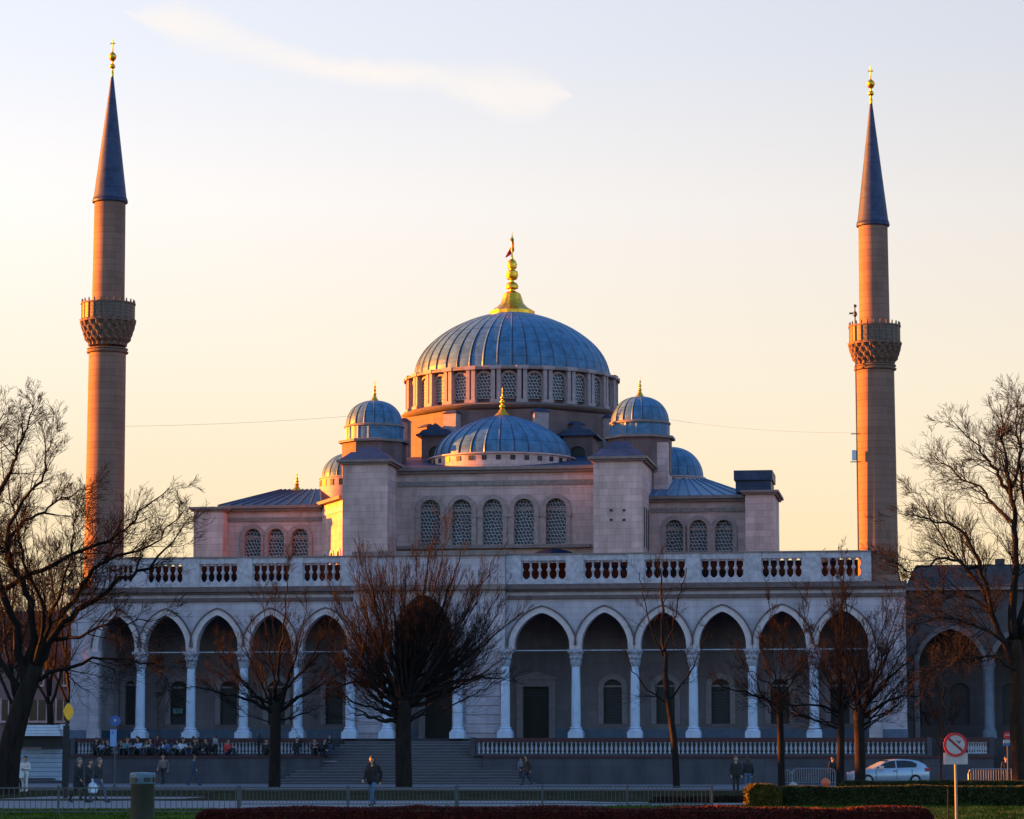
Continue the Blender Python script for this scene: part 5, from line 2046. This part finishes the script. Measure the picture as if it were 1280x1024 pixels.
# bin
Y3 = 76
bn = thing('litter_bin', 'round olive litter bin with pale blue lid in front of the railing', 'bin', (At(178, 1000, Y3).x, Y3, 0))
s3 = F / Y3
zl = At(178, 980, Y3).z
zt3 = At(178, 965.5, Y3).z
bmn = MB().lathe([(.30, 0), (.31, .05), (.31, zl - .05), (.325, zl - .03), (.325, zl)], 28)
bmn.build('drum_body', BINB, bn, smooth=True)
for k in range(20):
    pass
ld = MB().lathe([(.33, zl + .005), (.345, zl + .03), (.345, zt3 - .05), (.31, zt3 - .01), (.1, zt3)], 28).build('lid', BINL, bn, smooth=True)
for a in (-1.1, -.3, -2.2):
    o = MB().box(-.09, .09, -.02, .04, zl + .06, zl + .17).build('slot', DARK, ld)
    o.location = (.345 * cos(a), .345 * sin(a), 0)
    o.rotation_euler = (0, 0, a + pi / 2)

# prohibition sign
Y4 = 73
s4 = F / Y4
ps = thing('road_sign', 'round red and white prohibition sign with a slash on a pale pole', 'sign', (At(1194, 935, Y4).x, Y4, 0))
zc4 = At(1194, 931, Y4).z
R4 = 14.5 / s4
MB().lathe([(.035, 0), (.035, zc4 + .1)], 10).build('pole', POLEW, ps, smooth=True)
dk = MB().prism_xz([(R4 * cos(2 * pi * i / 40), zc4 + R4 * sin(2 * pi * i / 40)) for i in range(40)], -.06, -.04)
disc = dk.build('disc', SIGNW, ps)
rg = MB()
vs, fs = [], []
for i in range(48):
    a = 2 * pi * i / 48
    for r, y in ((R4 * 1.02, -.066), (R4 * .80, -.066), (R4 * .80, -.058), (R4 * 1.02, -.038)):
        vs.append((r * cos(a), y, zc4 + r * sin(a)))
for i in range(48):
    j = (i + 1) % 48
    for k in range(4):
        l = (k + 1) % 4
        fs.append((i * 4 + k, j * 4 + k, j * 4 + l, i * 4 + l))
rg.add(vs, fs)
rg.build('red_ring', SIGNR, disc)
br_ = MB()
ca_, sa_ = cos(radians(-42)), sin(radians(-42))
q = [(-R4 * .82, -.032), (R4 * .82, -.032), (R4 * .82, .032), (-R4 * .82, .032)]
br_.prism_xz([(x * ca_ - z * sa_, zc4 + x * sa_ + z * ca_) for x, z in q], -.0635, -.0605)
br_.build('slash_bar', SIGNDR, disc)
sy = MB()
for (x, z, w_, h_) in ((.05, .085, .05, .035), (.10, .06, .05, .05), (.13, .10, .03, .03), (.075, .03, .025, .03)):
    sy.prism_xz([(x - w_ / 2, zc4 + z - h_ / 2), (x + w_ / 2, zc4 + z - h_ / 2 + .01), (x + w_ / 2 - .01, zc4 + z + h_ / 2), (x - w_ / 2 + .01, zc4 + z + h_ / 2)], -.0632, -.0608)
sy.build('symbol_print', DKMET, disc)
z40, z41 = At(1194, 955.5, Y4).z, At(1194, 941, Y4).z
MB().box(-.30, .31, -.035, -.02, z40, z41).build('plate', SIGNW, ps)
tag(MB().lathe([(.018, 0), (.015, At(1185, 985, Y4 - 1).z)], 6).build('stake', BARKR, loc=(At(1185, 1000, Y4 - 1).x, Y4 - 1, 0)), 'thin wooden stake beside the prohibition sign pole', 'stake')
# far round sign
Y5 = 150
fs5 = thing('road_sign', 'small round red sign above a white plate near the big tree trunk', 'sign', (At(1260, 950, Y5).x, Y5, 0))
zc5 = At(1260, 919, Y5).z
MB().lathe([(.05, .05), (.04, zc5 + .1)], 8).build('pole', DKMET, fs5)
d5 = MB().prism_xz([(.2 * cos(2 * pi * i / 24), zc5 + .2 * sin(2 * pi * i / 24)) for i in range(24)], -.09, -.05).build('disc', SIGNR, fs5)
MB().box(-.14, .14, -.1, -.092, zc5 - .035, zc5 + .035).build('white_bar', SIGNW, d5)
MB().box(-.24, .24, -.09, -.05, zc5 - .42, zc5 - .24).build('plate', SIGNW, fs5)
MB().box(-.24, .24, -.09, -.05, zc5 - .56, zc5 - .43).build('blue_plate', SIGNB, fs5)


# railings
def railing(label, x0, x1, Y, h, npost, bars, mat, slope=0.0):
    t_ = thing('metal_railing', label, 'railing', (x0, Y, 0), atan2(slope, x1 - x0))
    L = x1 - x0
    MB().box(0, L, -.02, .02, h - .04, h).build('top_rail', mat, t_)
    MB().box(0, L, -.015, .015, .1, .13).build('bottom_rail', mat, t_)
    b_ = MB()
    for k in range(bars):
        x = L * (k + .5) / bars
        b_.box(x - .009, x + .009, -.009, .009, .13, h - .04)
    b_.build('bar_grille', mat, t_)
    for k in range(npost):
        x = L * k / (npost - 1)
        MB().box(x - .035, x + .035, -.036, .036, 0, h + .05).build('post', mat, t_)


railing('low dark bar railing behind the litter bin', At(-40, 1000, 86).x, At(296, 1000, 86).x, 86, .84, 4, 50, METAL, .6)
railing('low dark bar railing section behind the striding person', At(300, 1000, 99).x, At(570, 1000, 99).x, 99, .70, 3, 58, METAL)
railing('low dark bar railing section ending at the brown hedge', At(572, 1000, 100).x, At(890, 1000, 100).x, 100, .72, 4, 62, METAL)


def barrier(label, u0, u1, Y, h):
    xa, xb = At(u0, 970, Y).x, At(u1, 970, Y).x
    t_ = thing('crowd_barrier', label, 'barrier', ((xa + xb) / 2, Y, .06), radians(4))
    w = (xb - xa) / 2
    pts = [(-w, 0, .1), (-w, 0, h - .25), (-w + .08, 0, h - .07), (-w + .25, 0, h), (w - .25, 0, h), (w - .08, 0, h - .07), (w, 0, h - .25), (w, 0, .1)]
    MB().tube([Vector(p) for p in pts], .028, 6).tube([Vector((-w, 0, .2)), Vector((w, 0, .2))], .02, 6).build('frame', GALV, t_)
    b_ = MB()
    n = int(2 * w / .13)
    for k in range(1, n):
        x = -w + 2 * w * k / n
        b_.tube([Vector((x, 0, .2)), Vector((x, 0, h - .02))], .011, 5)
    b_.build('bar_grille', GALV, t_)
    for x in (-w + .2, w - .2):
        MB().box(x - .03, x + .03, -.3, .3, 0, .06).build('foot', GALV, t_)


barrier('galvanised crowd barrier between two bare trees', 990, 1044, 156, .98)
barrier('short galvanised crowd barrier folded beside the narrow tree', 978, 990, 157, .9)
barrier('galvanised crowd barrier at the foot of the big reddish tree', 1210, 1274, 152, .98)
p = At(1032, 977, 152)
tag(MB().lathe([(.02, 0), (.15, .03), (.24, .16), (.25, .27), (.2, .4), (.08, .48), (.03, .52)], 18).build('float_ball', ORANGE, smooth=True, loc=(p.x, 152, .06)), 'round orange ball on the pavement before the crowd barrier', 'ball')
p = At(991, 979, 152)
tag(MB().lathe([(.05, 0), (.22, .04), (.26, .12), (.15, .24), (.04, .3)], 12, mod=lambda i, a, z: 1 + .15 * sin(3 * a + 9 * z)).build('paper_bag', SIGNW, smooth=True, loc=(p.x, 152, .06)), 'crumpled whitish bag by the narrow tree', 'bag')

# ================================================================== LIGHT, SKY
EXPO = 2.8
SUN_EL, PHI = radians(7.0), radians(13)
sd = Vector((-cos(PHI) * cos(SUN_EL), sin(PHI) * cos(SUN_EL), sin(SUN_EL)))
sl = bpy.data.lights.new('sun', 'SUN')
sl.energy = 5.0
sl.angle = radians(.5)
sl.color = (1.0, .27, .001)
so = bpy.data.objects.new('sun', sl)
COL.objects.link(so)
so.rotation_euler = (-sd).to_track_quat('-Z', 'Y').to_euler()
so.location = sd * 200

w = bpy.data.worlds.new("World")
SC.world = w
w.use_nodes = True
nt = w.node_tree
bgn = nt.nodes['Background']
sky = nd(nt, 'ShaderNodeTexSky', sky_type='NISHITA')
sky.sun_disc = False
sky.sun_elevation = SUN_EL
sky.sun_rotation = atan2(sd.x, sd.y)
sky.altitude = 50
sky.air_density = 1.0
sky.dust_density = 1.0
sky.ozone_density = 3.0
STR = 0.10
tc = nd(nt, 'ShaderNodeTexCoord')
sp = nd(nt, 'ShaderNodeSeparateXYZ')
nt.links.new(tc.outputs['Generated'], sp.inputs[0])


def mathn(op, a=None, b=None, c=None, clamp=False):
    n = nd(nt, 'ShaderNodeMath', operation=op)
    n.use_clamp = clamp
    for i, x in enumerate((a, b, c)):
        if x is None:
            continue
        if isinstance(x, (int, float)):
            n.inputs[i].default_value = x
        else:
            nt.links.new(x, n.inputs[i])
    return n.outputs[0]


# a bright evening haze veil low in the sky, warmest at the horizon and towards the sun
vz = sp.outputs['Z']
ramp = nd(nt, 'ShaderNodeValToRGB')
e = ramp.color_ramp.elements
K = 1 / (2 ** EXPO) / STR
cols = [(0.0, (.99, .71, .39)), (.16, (.99, .79, .49)), (.30, (.985, .875, .70)), (.44, (.935, .895, .86)), (.56, (.785, .815, .895)), (.75, (.66, .73, .90)), (1.0, (.55, .64, .85))]
while len(e) < len(cols):
    e.new(.5)
for el_, (p_, c_) in zip(e, cols):
    el_.position = p_
    el_.color = rgb(c_)
nt.links.new(mathn('MULTIPLY', vz, 2.3, clamp=True), ramp.inputs['Fac'])
# brighter to the sun side
slope = mathn('MINIMUM', mathn('MAXIMUM', mathn('MULTIPLY_ADD', vz, 5.5, -.5), 0.0), .6)
side = mathn('SUBTRACT', 1.02, mathn('MULTIPLY', sp.outputs['X'], slope))
side = mathn('MINIMUM', mathn('MAXIMUM', side, .75), 1.5)
veil = nd(nt, 'ShaderNodeVectorMath', operation='SCALE')
nt.links.new(ramp.outputs['Color'], veil.inputs[0])
nt.links.new(mathn('MULTIPLY', side, K), veil.inputs['Scale'])
# the glow round the sun itself (outside the picture) is orange
near_sun = mathn('MINIMUM', mathn('MAXIMUM', mathn('MULTIPLY_ADD', sp.outputs['X'], 1.4, 1.24), .10), 1.0)
tint = nd(nt, 'ShaderNodeCombineXYZ')
tint.inputs['X'].default_value = 1.0
nt.links.new(mathn('POWER', near_sun, .4), tint.inputs['Y'])
nt.links.new(near_sun, tint.inputs['Z'])
veil2 = nd(nt, 'ShaderNodeVectorMath', operation='MULTIPLY')
nt.links.new(veil.outputs[0], veil2.inputs[0])
nt.links.new(tint.outputs[0], veil2.inputs[1])
veil = veil2
# thin cirrus streaks
mp = nd(nt, 'ShaderNodeMapping')
mp.inputs['Rotation'].default_value = (0, radians(12), 0)
mp.inputs['Scale'].default_value = (13, 13, 60)
nt.links.new(tc.outputs['Generated'], mp.inputs['Vector'])
cno = nd(nt, 'ShaderNodeTexNoise', Scale=1.0, Detail=7.0, Roughness=.55, Distortion=.4)
nt.links.new(mp.outputs['Vector'], cno.inputs['Vector'])
# one long cirrus high on the sun side: its height and its breadth follow the compass direction
cwarp = nd(nt, 'ShaderNodeTexNoise', Scale=26.0, Detail=5.0, Roughness=.6)
nt.links.new(tc.outputs['Generated'], cwarp.inputs['Vector'])
crp = nd(nt, 'ShaderNodeValToRGB')
ce = crp.color_ramp.elements
cpts = [(0.0, .88, 0.0), (.12, .80, .9), (.263, .63, .62), (.44, .46, .40), (.70, .37, .50), (.84, .29, .95), (.93, .24, .75), (1.0, .22, 0.0)]
while len(ce) < len(cpts):
    ce.new(.5)
for el_, (p_, c1_, c2_) in zip(ce, cpts):
    el_.position = p_
    el_.color = (c1_, c2_, 0, 1)
nt.links.new(mathn('MULTIPLY_ADD', sp.outputs['X'], 6.4, .86, clamp=True), crp.inputs['Fac'])
csep = nd(nt, 'ShaderNodeSeparateColor')
nt.links.new(crp.outputs['Color'], csep.inputs[0])
cen = mathn('ADD', mathn('MULTIPLY_ADD', csep.outputs[0], .04, .2150), mathn('MULTIPLY', cwarp.outputs['Fac'], .010))
half = mathn('MAXIMUM', mathn('MULTIPLY', csep.outputs[1], .0145), .00001)
bandf = mathn('SUBTRACT', 1.0, mathn('DIVIDE', mathn('ABSOLUTE', mathn('SUBTRACT', vz, cen)), half), clamp=True)
bandf = mathn('MULTIPLY', mathn('MULTIPLY', bandf, bandf), mathn('MULTIPLY_ADD', bandf, -2.0, 3.0))
cf = mathn('MULTIPLY', bandf, mathn('MULTIPLY_ADD', cno.outputs['Fac'], 2.0, -.30, clamp=True))
cmix = nd(nt, 'ShaderNodeMix', data_type='RGBA')
nt.links.new(mathn('MULTIPLY', cf, mathn('GREATER_THAN', sp.outputs['Y'], 0.0)), cmix.inputs['Factor'])
nt.links.new(veil.outputs[0], cmix.inputs['A'])
cmix.inputs['B'].default_value = (1.02 * K, .945 * K, .885 * K, 1)
# veil weight: full low in the sky ahead, thin overhead and behind
wz = mathn('SUBTRACT', 1.0, mathn('DIVIDE', mathn('SUBTRACT', vz, .28), .35), clamp=True)
wy = mathn('MULTIPLY_ADD', sp.outputs['Y'], 1.6, .55, clamp=True)
wgt = mathn('MULTIPLY', wz, mathn('MAXIMUM', wy, .115))
fin = nd(nt, 'ShaderNodeMix', data_type='RGBA')
nt.links.new(wgt, fin.inputs['Factor'])
nt.links.new(sky.outputs['Color'], fin.inputs['A'])
nt.links.new(cmix.outputs['Result'], fin.inputs['B'])
nt.links.new(fin.outputs['Result'], bgn.inputs['Color'])
bgn.inputs['Strength'].default_value = STR

vs_ = SC.view_settings
vs_.view_transform = 'Standard'
vs_.look = 'None'
vs_.exposure = EXPO
vs_.gamma = 1
SC.cycles.max_bounces = 6
SC.cycles.use_denoising = True
